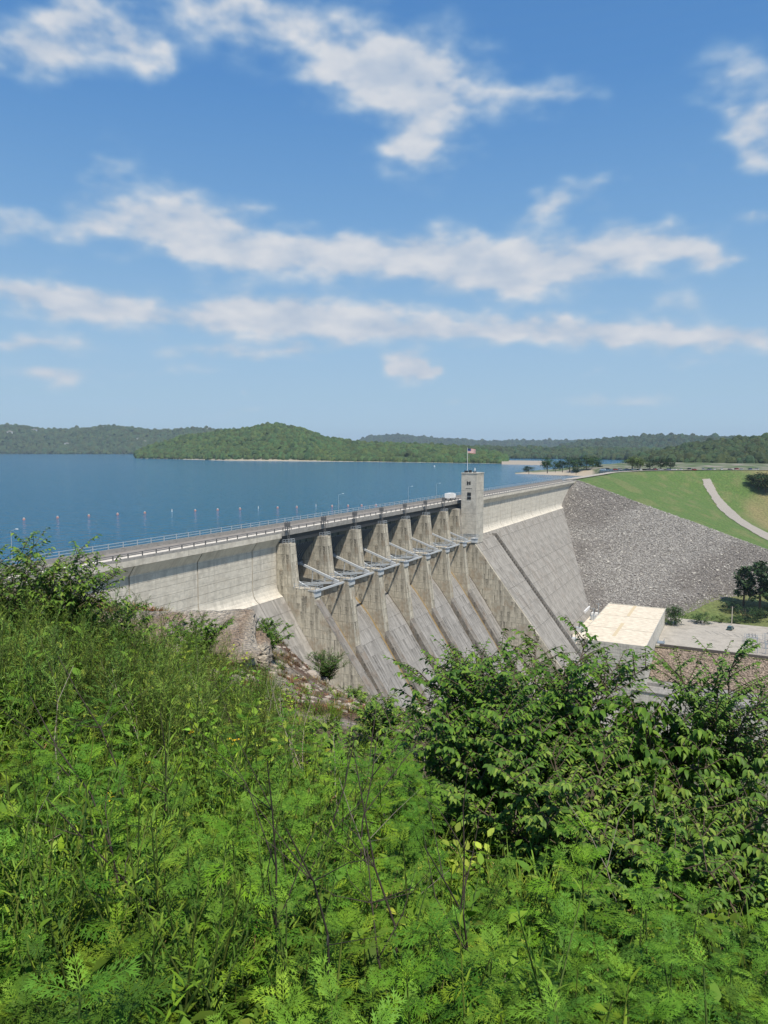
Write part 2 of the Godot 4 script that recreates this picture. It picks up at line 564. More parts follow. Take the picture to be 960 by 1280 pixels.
func build_dam() -> void:
	var dam := thing("concrete_dam", "long pale concrete dam with gated spillway between lake and valley", "dam")
	var blocks := []
	for i in 8:
		blocks.append([2.2 + 18.0 * (i - 1) if i > 0 else -30.0, 2.2 + 18.0 * i])
	blocks.append([128.2, 137.6])
	for i in 12:
		blocks.append([258.6 + 17.25 * i, minf(258.6 + 17.25 * (i + 1), 466.0)])
	var wall := wall_outline()
	for b in blocks:
		var m := MB.new()
		m.prism(wall, b[0] + 0.17, b[1] - 0.17)
		put("wall_block", m, M.wall, dam)
		m = MB.new()
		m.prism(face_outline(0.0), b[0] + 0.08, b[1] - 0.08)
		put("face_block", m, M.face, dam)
		m = MB.new()
		m.box(Vector3(-8.8, 0.0, -b[1] + 0.02), Vector3(1.5, 1.1, -b[0] - 0.02))
		put("deck_slab", m, M.wall, dam)
	for span in [[-29.0, 137.0], [259.0, 465.0]]:
		var core := MB.new()
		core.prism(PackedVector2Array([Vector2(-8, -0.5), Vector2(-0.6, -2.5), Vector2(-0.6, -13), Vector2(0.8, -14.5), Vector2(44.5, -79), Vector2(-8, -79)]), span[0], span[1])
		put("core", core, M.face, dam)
	# the block beside the spillway that stands proud of the sloping face
	var m2 := MB.new()
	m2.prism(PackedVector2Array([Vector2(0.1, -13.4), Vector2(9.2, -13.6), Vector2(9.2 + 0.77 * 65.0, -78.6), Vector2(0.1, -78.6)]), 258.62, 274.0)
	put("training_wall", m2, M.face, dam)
	var stair := Node3D.new()
	stair.name = "stair"
	dam.add_child(stair, true)
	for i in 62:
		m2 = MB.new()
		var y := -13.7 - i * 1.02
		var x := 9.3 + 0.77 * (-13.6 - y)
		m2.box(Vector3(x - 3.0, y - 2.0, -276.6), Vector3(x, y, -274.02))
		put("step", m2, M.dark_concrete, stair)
	m2 = MB.new()
	m2.prism(PackedVector2Array([Vector2(7.0, -12.9), Vector2(9.4, -12.9), Vector2(9.6 + 0.77 * 65.0, -77.9), Vector2(7.0 + 0.77 * 65.0, -77.9)]), 276.65, 277.3)
	put("stair_wall", m2, M.face, dam)
	# piers
	for k in 8:
		var s := PIER0 + BAY * k
		var pm := MB.new()
		var up := [Vector2(-9, -1.3), Vector2(3.5, -1.3), Vector2(4.6, -11.7), Vector2(10.1, -11.7)]
		if k == 0:
			pm.prism(PackedVector2Array(up + [Vector2(10.6, -14.2), Vector2(10.6, -79.2), Vector2(-9, -79.2)]), s - 1.4, s + 1.4)
			var dv := MB.new()
			dv.prism(PackedVector2Array([Vector2(10.61, -14.25), Vector2(10.6 + 0.74 * 65, -79.2), Vector2(10.61, -79.2)]), s - 1.39, s + 1.39)
			put("divider_wall", dv, M.pier, dam)
			var dc := MB.new()
			dc.prism(PackedVector2Array([Vector2(10.62, -14.2), Vector2(10.66 + 0.74 * 65, -79.15), Vector2(10.60 + 0.74 * 65, -79.2), Vector2(10.62, -14.24)]), s - 1.42, s + 1.42)
			put("coping", dc, M.divider, dam)
		elif k < 7:
			pm.prism(PackedVector2Array(up + [Vector2(12.3, -28.9), Vector2(12.3, -80), Vector2(-9, -80)]), s - 1.35, s + 1.35)
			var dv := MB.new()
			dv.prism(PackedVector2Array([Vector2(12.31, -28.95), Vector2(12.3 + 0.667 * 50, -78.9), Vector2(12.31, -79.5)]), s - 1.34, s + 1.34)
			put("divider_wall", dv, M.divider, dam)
		else:
			pm.prism(PackedVector2Array([Vector2(-9, -1.3), Vector2(3.5, -1.3), Vector2(3.9, -5), Vector2(4.6, -13.9), Vector2(9.3, -13.9), Vector2(9.3 + 0.77 * 64.5, -78.4), Vector2(-9, -78.4)]), 248.62, 258.6)
			var cp := MB.new()
			cp.prism(PackedVector2Array([Vector2(-9, -1.3), Vector2(3.5, -1.3), Vector2(3.9, -5), Vector2(4.6, -13.8), Vector2(10.4, -13.8), Vector2(10.4 + 0.77 * 64, -77.8), Vector2(-9, -77.8)]), 247.6, 248.6)
			put("coping_wall", cp, M.pier, dam)
		var pier := put("pier", pm, M.pier if k < 7 else M.face, dam)
		# the coping strip along the divider
		# trunnion box and its little platform
		var bs := s if k < 7 else 248.6
		var bm := MB.new()
		bm.box(Vector3(9.0, -13.4, -bs - 1.3), Vector3(10.7, -12.0, -bs + 1.3))
		bm.box(Vector3(8.8, -11.98, -bs - 1.5), Vector3(11.0, -11.8, -bs + 1.5))
		put("trunnion_box", bm, M.steel, pier)
		var rm := MB.new()
		var x0 := 5.0
		for side in [-1.55, 1.55]:
			for hh in [0.55, 1.1]:
				rm.bar(Vector3(x0, -11.7 + hh, -bs + side), Vector3(11.0, -11.7 + hh, -bs + side), 0.09, 0.09)
			for i in 5:
				rm.bar(Vector3(lerpf(x0, 11.0, i / 4.0), -11.7, -bs + side), Vector3(lerpf(x0, 11.0, i / 4.0), -10.55, -bs + side), 0.09, 0.09)
		for hh in [0.55, 1.1]:
			rm.bar(Vector3(11.0, -11.7 + hh, -bs - 1.55), Vector3(11.0, -11.7 + hh, -bs + 1.55), 0.09, 0.09)
		put("platform_railing", rm, M.galvanized, pier)
		if k < 7:
			var lm := MB.new()
			for side in [-0.35, 0.35]:
				lm.bar(Vector3(2.5, -1.3, -s + side), Vector3(2.5, 3.9, -s + side), 0.1, 0.1)
				lm.bar(Vector3(1.9, 1.1, -s + side), Vector3(1.9, 3.9, -s + side), 0.09, 0.09)
			for i in 11:
				lm.bar(Vector3(2.5, -1.0 + 0.45 * i, -s - 0.35), Vector3(2.5, -1.0 + 0.45 * i, -s + 0.35), 0.07, 0.07)
			lm.box(Vector3(1.75, 2.7, -s - 0.6), Vector3(2.65, 3.6, -s + 0.6))
			put("access_ladder", lm, M.rail_dark, pier)
			var gm := MB.new()
			for side in [-1.2, 1.2]:
				for hh in [0.5, 1.0]:
					gm.bar(Vector3(1.7, -1.3 + hh, -s + side), Vector3(3.4, -1.3 + hh, -s + side), 0.08, 0.08)
				for xx in [1.7, 2.5, 3.4]:
					gm.bar(Vector3(xx, -1.3, -s + side), Vector3(xx, -0.25, -s + side), 0.08, 0.08)
			for hh in [0.5, 1.0]:
				gm.bar(Vector3(3.4, -1.3 + hh, -s - 1.2), Vector3(3.4, -1.3 + hh, -s + 1.2), 0.08, 0.08)
			put("landing_railing", gm, M.galvanized, pier)
	# chutes between the piers, and the mineral seeps along their edges
	for k in 7:
		var a := PIER0 + BAY * k + (1.4 if k == 0 else 1.35)
		var b := PIER0 + BAY * (k + 1) - 1.35 if k < 6 else 247.6
		var p := PackedVector2Array()
		for i in 22:
			var x := -8.0 + i * 1.0
			p.append(Vector2(x, chute_y(x)))
		p.append_array(PackedVector2Array([Vector2(43, chute_y(43.0)), Vector2(43, -82), Vector2(-8, -82)]))
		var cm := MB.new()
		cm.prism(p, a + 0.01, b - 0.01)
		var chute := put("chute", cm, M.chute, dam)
		var seep := MB.new()
		seep.col = Color(0.27, 0.19, 0.085) if k in [0, 1, 3, 5] else Color(0.10, 0.085, 0.06)
		var w := 0.75 if k in [1, 3, 5] else 0.5
		for i in 38:
			var x := 1.0 + i * 1.0
			var o := Vector3(0.012, 0.02, 0)
			var w0 := w * (0.7 + 0.6 * absf(bump_noise.get_noise_2d(x * 9.0, k * 50.0)) * 2.0)
			var w1 := w * (0.7 + 0.6 * absf(bump_noise.get_noise_2d((x + 1.0) * 9.0, k * 50.0)) * 2.0)
			seep.quad(Vector3(x, chute_y(x), -b + w0) + o, Vector3(x, chute_y(x), -b + 0.03) + o, Vector3(x + 1, chute_y(x + 1), -b + 0.03) + o, Vector3(x + 1, chute_y(x + 1), -b + w1) + o)
		put("mineral_seep", seep, M.plain, chute)
		if k in [0, 2, 4]:
			var pl := MB.new()
			pl.col = Color(0.16, 0.15, 0.135)
			for i in 28:
				var x := 13.0 + i
				var o := Vector3(0.014, 0.024, 0)
				pl.quad(Vector3(x, chute_y(x), -a - 0.03) + o, Vector3(x, chute_y(x), -a - 1.1) + o, Vector3(x + 1, chute_y(x + 1), -a - 1.1) + o, Vector3(x + 1, chute_y(x + 1), -a - 0.03) + o)
			put("water_stain", pl, M.plain, chute)
	# bridge over the spillway
	for k in 7:
		var a := PIER0 + BAY * k - (1.4 if k == 0 else 0.0)
		var b := PIER0 + BAY * (k + 1) if k < 6 else 258.6
		var dm := MB.new()
		dm.box(Vector3(-8.8, 0.45, -b + 0.02), Vector3(1.5, 1.1, -a - 0.02))
		var deck := put("bridge_deck", dm, M.curb, dam)
		for x in [-7.5, -4.5, -1.6, 1.0]:
			var gm := MB.new()
			gm.box(Vector3(x - 0.28, 0.32, -b + 0.05), Vector3(x + 0.28, 0.44, -a - 0.05))
			gm.box(Vector3(x - 0.05, -1.1, -b + 0.05), Vector3(x + 0.05, 0.32, -a - 0.05))
			gm.box(Vector3(x - 0.28, -1.25, -b + 0.05), Vector3(x + 0.28, -1.1, -a - 0.05))
			put("girder", gm, M.dark_steel, deck)
	# crest: kerbs, walkway, railings
	var km := MB.new()
	km.box(Vector3(1.0, 1.104, -466), Vector3(1.46, 1.6, 30))
	put("parapet", km, M.curb, dam)
	km = MB.new()
	km.box(Vector3(-8.75, 1.104, -466), Vector3(-8.2, 1.95, 30))
	put("parapet", km, M.curb, dam)
	for i in 29:
		var wm := MB.new()
		var a := -22.0 + 17.0 * i
		wm.box(Vector3(-2.4, 1.104, -minf(a + 16.96, 466.0)), Vector3(0.98, 1.27, -a))
		put("walkway_slab", wm, M.walk, dam)
	var down := Node3D.new()
	down.name = "guard_railing"
	dam.add_child(down, true)
	rail_run(down, 1.2, -28, 465, 1.6, 2.42, [2.02, 2.38], 3.4, M.rail_dark, 0.11)
	var upst := Node3D.new()
	upst.name = "guard_railing"
	dam.add_child(upst, true)
	rail_run(upst, -8.45, -28, 465, 1.95, 3.05, [2.4, 2.95], 3.6, M.galvanized, 0.10)
	# control tower on the last pier
	var tm := MB.new()
	tm.box(Vector3(3.9, -14.2, -258.55), Vector3(9.8, 12.0, -250.2))
	var tower := put("control_tower", tm, M.tower, dam)
	tm = MB.new()
	tm.box(Vector3(3.78, 12.0, -258.7), Vector3(9.95, 12.35, -250.05))
	put("coping", tm, M.tower, tower)
	for e in [[5.0, 0.5, 0.7], [6.6, 0.4, 0.9], [8.4, 0.35, 0.5]]:
		tm = MB.new()
		tm.box(Vector3(e[0] - e[1], 12.36, -253.0), Vector3(e[0] + e[1], 12.36 + e[2], -251.6))
		put("roof_vent", tm, M.black, tower)
	tm = MB.new()
	tm.bar(Vector3(8.9, 12.36, -251.0), Vector3(8.9, 14.3, -251.0), 0.1, 0.1)
	tm.box(Vector3(8.7, 13.2, -251.15), Vector3(9.1, 14.0, -250.85))
	put("antenna", tm, M.white, tower)
	var z := -250.2
	var em := MB.new()                                   # the castle badge: two towers, a gatehouse and merlons
	var c := on_s(586.0, 604.0, 250.2)
	for sx in [-1, 1]:
		em.box(Vector3(c.x + sx * 0.5 - 0.2, c.y - 0.62, z), Vector3(c.x + sx * 0.5 + 0.2, c.y + 0.45, z + 0.08))
		for t in [-0.16, 0.0, 0.16]:
			em.box(Vector3(c.x + sx * 0.5 + t - 0.06, c.y + 0.45, z), Vector3(c.x + sx * 0.5 + t + 0.06, c.y + 0.68, z + 0.08))
	em.box(Vector3(c.x - 0.3, c.y - 0.05, z), Vector3(c.x + 0.3, c.y + 0.2, z + 0.08))
	for t in [-0.18, 0.0, 0.18]:
		em.box(Vector3(c.x + t - 0.055, c.y + 0.2, z), Vector3(c.x + t + 0.055, c.y + 0.38, z + 0.08))
	for sx in [-1, 1]:
		em.box(Vector3(c.x + sx * 0.24 - 0.07, c.y - 0.62, z), Vector3(c.x + sx * 0.24 + 0.07, c.y - 0.05, z + 0.08))
	put("castle_emblem", em, M.black, tower)
	c = on_s(586.0, 610.8, 250.2)
	for k in 4:
		em = MB.new()
		var x := c.x - 0.95 + k * 0.63
		em.box(Vector3(x - 0.2, c.y - 0.17, z), Vector3(x - 0.13, c.y + 0.17, z + 0.06))
		em.box(Vector3(x + 0.13, c.y - 0.17, z), Vector3(x + 0.2, c.y + 0.17, z + 0.06))
		em.box(Vector3(x - 0.13, c.y + 0.09, z), Vector3(x + 0.13, c.y + 0.17, z + 0.06))
		em.box(Vector3(x - 0.13, c.y - 0.06, z), Vector3(x + 0.13, c.y + 0.02, z + 0.06))
		put("lettering", em, M.black, tower)
	for py in [617.6, 622.6]:
		c = on_s(586.4, py, 250.2)
		var hh := 0.62 if py < 620 else 0.46
		em = MB.new()
		em.box(Vector3(c.x - 0.75, c.y - hh, z), Vector3(c.x + 0.75, c.y + hh, z + 0.05))
		for i in 4:
			em.box(Vector3(c.x - 0.75, c.y - hh + i * hh * 0.5, z + 0.05), Vector3(c.x + 0.75, c.y - hh + i * hh * 0.5 + 0.1, z + 0.14))
		put("louver", em, M.dark_steel, tower)

func build_gates() -> void:
	var ordinals := ["seventh", "sixth", "fifth", "fourth", "third", "second", "first"]
	var cx := 8.0
	var cy := -12.6
	var r := 13.0
	for k in 7:
		var a := PIER0 + BAY * k + 1.5
		var b := PIER0 + BAY * (k + 1) - 1.5 if k < 6 else 247.5
		var mid := (a + b) / 2
		var g := thing("spillway_gate", "curved steel spillway gate with blue-grey arms, %s from the control tower" % ordinals[k], "gate", Vector3(0, 0, -mid), "spillway gates between the piers")
		var hw := (b - a) / 2
		var skin := MB.new()
		var n := 14
		var a0 := asin(-3.45 / r)
		var a1 := asin(10.2 / r)
		for i in n:
			var t0 := lerpf(a0, a1, float(i) / n)
			var t1 := lerpf(a0, a1, float(i + 1) / n)
			var p0 := Vector2(cx - r * cos(t0), cy + r * sin(t0))
			var p1 := Vector2(cx - r * cos(t1), cy + r * sin(t1))
			var q0 := p0 + Vector2(-0.15, 0)
			var q1 := p1 + Vector2(-0.15, 0)
			skin.quad(Vector3(p0.x, p0.y, hw), Vector3(p1.x, p1.y, hw), Vector3(p1.x, p1.y, -hw), Vector3(p0.x, p0.y, -hw))
			skin.quad(Vector3(q0.x, q0.y, -hw), Vector3(q1.x, q1.y, -hw), Vector3(q1.x, q1.y, hw), Vector3(q0.x, q0.y, hw))
		var sk := put("skin_plate", skin, M.gate_steel, g)
		for j in 12:
			var rb := MB.new()
			var zz := lerpf(-hw + 0.4, hw - 0.4, j / 11.0)
			for i in n:
				var t0 := lerpf(a0, a1, float(i) / n)
				var t1 := lerpf(a0, a1, float(i + 1) / n)
				rb.bar(Vector3(cx - (r - 0.25) * cos(t0), cy + (r - 0.25) * sin(t0), zz), Vector3(cx - (r - 0.25) * cos(t1), cy + (r - 0.25) * sin(t1), zz), 0.12, 0.4)
			put("rib", rb, M.gate_steel, sk)
		for ang in [-0.12, 0.36]:
			var hb := MB.new()
			var c := Vector3(cx - (r - 0.75) * cos(ang), cy + (r - 0.75) * sin(ang), 0)
			hb.box(c - Vector3(0.35, 0.4, hw - 0.2), c + Vector3(0.35, 0.4, hw - 0.2))
			put("cross_girder", hb, M.gate_steel, g)
		for side in [-1.0, 1.0]:
			var zt: float = side * (hw - 0.45)
			var zg: float = side * (hw - 1.6)
			for ang in [-0.12, 0.36]:
				var am := MB.new()
				am.bar(Vector3(cx - 0.1, cy, zt), Vector3(cx - (r - 0.8) * cos(ang), cy + (r - 0.8) * sin(ang), zg), 0.5, 0.55)
				put("arm", am, M.steel, g)
			var br := MB.new()
			for q in [0.35, 0.65]:
				var lo := Vector3(cx, cy, zt).lerp(Vector3(cx - (r - 0.8) * cos(-0.12), cy + (r - 0.8) * sin(-0.12), zg), q)
				var hi := Vector3(cx, cy, zt).lerp(Vector3(cx - (r - 0.8) * cos(0.36), cy + (r - 0.8) * sin(0.36), zg), q)
				br.bar(lo, hi, 0.18, 0.18)
			put("arm_brace", br, M.steel, g)
		var tb := MB.new()
		tb.box(Vector3(8.7, cy - 0.25, -hw - 0.1), Vector3(9.1, cy + 0.2, hw + 0.1))
		put("trunnion_beam", tb, M.steel, g)
		var wk := MB.new()
		for hh in [-10.9, -11.35]:
			wk.bar(Vector3(6.8, hh, -hw), Vector3(6.8, hh, hw), 0.07, 0.07)
		for i in 6:
			wk.bar(Vector3(6.8, -11.7, lerpf(-hw, hw, i / 5.0)), Vector3(6.8, -10.85, lerpf(-hw, hw, i / 5.0)), 0.07, 0.07)
		put("catwalk", wk, M.galvanized, g)

func build_crest_things() -> void:
	var road := MB.new()
	road.box(Vector3(-8.18, 1.102, -466), Vector3(-2.42, 1.125, 30))
	tag(put("road", road, M.road), "", "", "", "structure")
	# flag on the tower
	var fp := on_x(583.2, 594.0, 5.4)
	var flag := thing("flagpole", "white flagpole with stars and stripes flag on top of the control tower", "flagpole", Vector3(5.4, 12.36, -252.4))
	var pm := MB.new()
	pm.tube([Vector3.ZERO, Vector3(0, 9.2, 0)], [0.1, 0.06], 8)
	pm.tube([Vector3(0, 9.2, 0), Vector3(0, 9.35, 0)], [0.13, 0.02], 8)
	put("pole", pm, M.white, flag)
	var w := 3.0
	var h := 1.75
	for part in 13:
		var fm := MB.new()
		for i in 12:
			if part < 7 and false:
				continue
			var u0 := i / 12.0
			var u1 := (i + 1) / 12.0
			var f0 := 0.16 * sin(u0 * 7.0) * (0.3 + u0) - 0.0
			var f1 := 0.16 * sin(u1 * 7.0) * (0.3 + u1)
			var y0 := 9.0 - h * part / 13.0
			var y1 := 9.0 - h * (part + 1) / 13.0
			var sag0 := -0.25 * u0 * u0
			var sag1 := -0.25 * u1 * u1
			var d := Vector3(0.93, 0, -0.36)
			var side := Vector3(0.36, 0, 0.93)
			fm.quad(d * w * u0 + side * f0 + Vector3.UP * (y1 + sag0), d * w * u0 + side * f0 + Vector3.UP * (y0 + sag0), d * w * u1 + side * f1 + Vector3.UP * (y0 + sag1), d * w * u1 + side * f1 + Vector3.UP * (y1 + sag1))
		put("stripe", fm, M.red if part % 2 == 0 else M.white, flag)
	for side_off in [0.012, -0.012]:
		var cm := MB.new()
		for i in 5:
			var u0 := i / 12.0
			var u1 := (i + 1) / 12.0
			var d := Vector3(0.93, 0, -0.36)
			var side := Vector3(0.36, 0, 0.93)
			var f0: float = 0.16 * sin(u0 * 7.0) * (0.3 + u0) + side_off
			var f1: float = 0.16 * sin(u1 * 7.0) * (0.3 + u1) + side_off
			var y1 := 9.0 - h * 7.0 / 13.0
			cm.quad(d * w * u0 + side * f0 + Vector3.UP * (y1 - 0.25 * u0 * u0), d * w * u0 + side * f0 + Vector3.UP * (9.0 - 0.25 * u0 * u0), d * w * u1 + side * f1 + Vector3.UP * (9.0 - 0.25 * u1 * u1), d * w * u1 + side * f1 + Vector3.UP * (y1 - 0.25 * u1 * u1))
		put("canton", cm, M.blue, flag)
	# white service truck parked on the crest road
	var ts := -on_x(562.0, 622.0, -4.5).z
	var truck := thing("box_truck", "white box truck parked on the crest road beside the control tower", "truck", Vector3(-4.6, 1.125, -ts))
	var bm := MB.new()
	bm.box(Vector3(-1.1, 0.9, -2.6), Vector3(1.1, 2.8, 2.2))
	put("cargo_box", bm, M.white, truck)
	bm = MB.new()
	bm.prism(PackedVector2Array([Vector2(-1.0, 0.5), Vector2(1.0, 0.5), Vector2(1.0, 2.0), Vector2(0.9, 2.4), Vector2(-0.9, 2.4), Vector2(-1.0, 2.0)]), 2.7, 4.3)
	put("cab", bm, M.white, truck)
	bm = MB.new()
	bm.box(Vector3(-0.85, 1.5, -4.34), Vector3(0.85, 2.2, -4.3))
	put("windscreen", bm, M.glass, truck)
	for zz in [-3.6, 1.2]:
		for xx in [-1.0, 1.0]:
			bm = MB.new()
			bm.tube([Vector3(xx - 0.15, 0.45, zz), Vector3(xx + 0.15, 0.45, zz)], [0.45, 0.45], 12)
			put("wheel", bm, M.tyre, truck)
	# lamps along the lake side
	var spots := [[423.0, "fourth"], [503.0, "third"], [540.0, "second"], [562.0, "first"]]
	for sp in [12.0, 423.0, 510.0, 545.0]:
		var at := on_x(sp, 640.0, -9.1)
		var lamp := thing("street_lamp", "thin grey lamp post on the lake side of the dam crest", "lamp post", Vector3(-9.0, 1.0, at.z), "lamp posts along the dam crest")
		var lm := MB.new()
		lm.tube([Vector3.ZERO, Vector3(0, 6.5, 0)], [0.07, 0.04], 6)
		lm.tube([Vector3(0, 6.5, 0), Vector3(1.4, 6.9, 0)], [0.035, 0.035], 6)
		put("pole", lm, M.galvanized, lamp)
		lm = MB.new()
		lm.box(Vector3(1.3, 6.82, -0.1), Vector3(1.75, 6.95, 0.1))
		put("lamp_head", lm, M.white, lamp)

# ------------------------------------------------------------------ lake
func build_lake() -> void:
	var m := StandardMaterial3D.new()
	m.albedo_color = lin(0.014, 0.125, 0.235)
	m.roughness = 0.1
	m.metallic_specular = 0.42
	m.heightmap_enabled = true
	m.heightmap_texture = grain(0.012, 6, 77, Color.BLACK, Color.WHITE, 1024, 0.05)
	m.heightmap_scale = 260.0
	triplanar(m, Vector3(1.0 / 75.0, 1.0 / 75.0, 1.0 / 75.0))
	var w := MB.new()
	w.quad(Vector3(-9000, WATER, 800), Vector3(-9000, WATER, -9000), Vector3(-8.5, WATER, -9000), Vector3(-8.5, WATER, 800))
	w.quad(Vector3(-8.5, WATER, -1000), Vector3(-8.5, WATER, -9000), Vector3(2500, WATER, -9000), Vector3(2500, WATER, -1400))
	tag(put("lake_water", w, m), "", "", "", "structure")
	# line of red and white floats across the intake
	var fm := MB.new()
	fm.tube([Vector3(0, -0.2, 0), Vector3(0, 0.25, 0), Vector3(0, 0.7, 0), Vector3(0, 0.9, 0)], [0.4, 0.6, 0.45, 0.05], 10)
	var shape := fm.mesh()
	var tall := MB.new()
	tall.tube([Vector3(0, -0.3, 0), Vector3(0, 0.4, 0), Vector3(0, 0.5, 0), Vector3(0, 2.4, 0), Vector3(0, 2.5, 0)], [0.5, 0.5, 0.32, 0.28, 0.02], 10)
	var tall_shape := tall.mesh()
	var pale_red := mat(Color(0.60, 0.30, 0.25), 0.5)
	var xs := [30, 72, 111, 147, 181, 244, 272, 300, 347, 371, 415, 435, 452, 470]
	for x in xs:
		var p := on_y(x, 650.0 - (x - 30.0) * 18.0 / 445.0 - 6.0 * sin((x - 30.0) / 445.0 * PI) * 0.4, WATER)
		var o := thing("float", "small faded red barrier float on the lake beside the dam", "buoy", p, "red floats of the barrier line on the lake")
		put("body", shape, pale_red, o)
		var cap := MB.new()
		cap.tube([Vector3(0, 0.62, 0), Vector3(0, 0.95, 0), Vector3(0, 1.05, 0)], [0.47, 0.3, 0.02], 10)
		put("cap", cap, M.white, o)
	for x in [215, 323, 395]:
		var p := on_y(x, 646.0 - (x - 30.0) * 16.0 / 445.0, WATER)
		var o := thing("marker_buoy", "upright white marker buoy in the line of floats", "buoy", p, "white buoys of the barrier line on the lake")
		o.scale = Vector3.ONE * 0.5
		put("body", tall_shape, M.white, o)
		var band := MB.new()
		band.tube([Vector3(0, 1.5, 0), Vector3(0, 1.8, 0)], [0.34, 0.34], 10)
		put("band", band, mat(Color(0.6, 0.2, 0.05), 0.5), o)
	for b in [[543, 583, 7.0]]:
		var p := on_y(b[0], b[1], WATER)
		var o := thing("motor_boat", "small white motor boat out on the open lake", "boat", p, "motor boats on the lake", 0.5)
		var hull := MB.new()
		var L: float = b[2] / 2
		hull.prism(PackedVector2Array([Vector2(-1.1, 0.9), Vector2(-0.7, -0.3), Vector2(0.7, -0.3), Vector2(1.1, 0.9)]), -L, L * 0.5)
		hull.tri(Vector3(-1.1, 0.9, -L * 0.5), Vector3(0, 1.1, -L), Vector3(1.1, 0.9, -L * 0.5))
		hull.tri(Vector3(-1.1, 0.9, -L * 0.5), Vector3(-0.7, -0.3, -L * 0.5), Vector3(0, 1.1, -L))
		hull.tri(Vector3(1.1, 0.9, -L * 0.5), Vector3(0, 1.1, -L), Vector3(0.7, -0.3, -L * 0.5))
		put("hull", hull, M.white, o)
		var ws := MB.new()
		ws.box(Vector3(-0.8, 0.9, -L * 0.2), Vector3(0.8, 1.6, L * 0.2))
		put("cabin", ws, M.white, o)

# ------------------------------------------------------------------ embankment and valley
var crest := [Vector2(-4, 440), Vector2(-4, 640), Vector2(12, 705), Vector2(50, 752), Vector2(125, 785), Vector2(420, 800)]

func crest_offset(x: float, s: float) -> float:                # > 0 on the downstream side
	var best := 1e9
	var sign_ := 1.0
	var p := Vector2(x, s)
	for i in crest.size() - 1:
		var a: Vector2 = crest[i]
		var b: Vector2 = crest[i + 1]
		var t := clampf((p - a).dot(b - a) / (b - a).length_squared(), 0, 1)
		var d := p.distance_to(a.lerp(b, t))
		if d < best:
			best = d
			sign_ = -1.0 if (b - a).cross(p - a) > 0 else 1.0
	return best * sign_

func grass_y(x: float, s: float) -> float:
	var d := crest_offset(x, s)
	return 1.05 - maxf(0, d - 7.0) / 2.72 if d > 0 else 1.05 - maxf(0, -d - 5.0) / 2.0

func rock_y(x: float, s: float) -> float:
	return 1.4 - ((x - 5.0) * 0.71 + (466.0 - s) * 0.704) / 1.6

func floor_y(x: float, s: float) -> float:
	return lerpf(-64.0, -58.0, smoothstep(380.0, 418.0, s + (82.0 - x) * 0.25))

func valley_y(x: float, s: float) -> float:
	return maxf(minf(grass_y(x, s), rock_y(x, s)), floor_y(x, s)) + bump_noise.get_noise_2d(x * 0.9, s * 0.9) * 0.5

func hit_valley(px: float, py: float) -> Vector3:
	var d := ray(px, py)
	d /= Vector2(d.x, d.z).length()
	var t := 330.0
	while t < 1000.0:
		var p := EYE + d * t
		if p.y < valley_y(p.x, -p.z):
			return Vector3(p.x, valley_y(p.x, -p.z), p.z)
		t += 0.5
	return EYE + d * t

func icosphere(rough: float, seed_: int, level := 1) -> MB:
	var sm := SphereMesh.new()
	sm.radius = 1.0
	sm.height = 2.0
	sm.radial_segments = 7 + level * 3
	sm.rings = 3 + level
	var a := sm.get_mesh_arrays()
	var fn := FastNoiseLite.new()
	fn.seed = seed_
	fn.frequency = 0.9
	var m := MB.new()
	var vs: PackedVector3Array = a[Mesh.ARRAY_VERTEX]
	var pts := PackedVector3Array()
	for p in vs:
		pts.append(p * (1.0 + rough * fn.get_noise_3dv(p * 1.3 + Vector3(seed_ * 3, 0, 0)) * 1.6))
	var ids: PackedInt32Array = a[Mesh.ARRAY_INDEX]
	for i in range(0, ids.size(), 3):
		if (pts[ids[i]] - pts[ids[i + 1]]).length() > 1e-4 and (pts[ids[i + 2]] - pts[ids[i + 1]]).length() > 1e-4 and (pts[ids[i + 2]] - pts[ids[i]]).length() > 1e-4:
			m.tri(pts[ids[i]], pts[ids[i + 1]], pts[ids[i + 2]])
	return m

func grid(nx: int, ny: int, at: Callable, paint: Callable) -> ArrayMesh:
	var st := SurfaceTool.new()
	st.begin(Mesh.PRIMITIVE_TRIANGLES)
	st.set_smooth_group(0)
	for j in ny + 1:
		for i in nx + 1:
			var p: Vector3 = at.call(float(i) / nx, float(j) / ny)
			st.set_color(paint.call(p, float(i) / nx, float(j) / ny))
			st.add_vertex(p)
	for j in ny:
		for i in nx:
			var a := j * (nx + 1) + i
			for k in [a, a + 1, a + nx + 1, a + 1, a + nx + 2, a + nx + 1]:
				st.add_index(k)
	st.generate_normals()
	return st.commit()

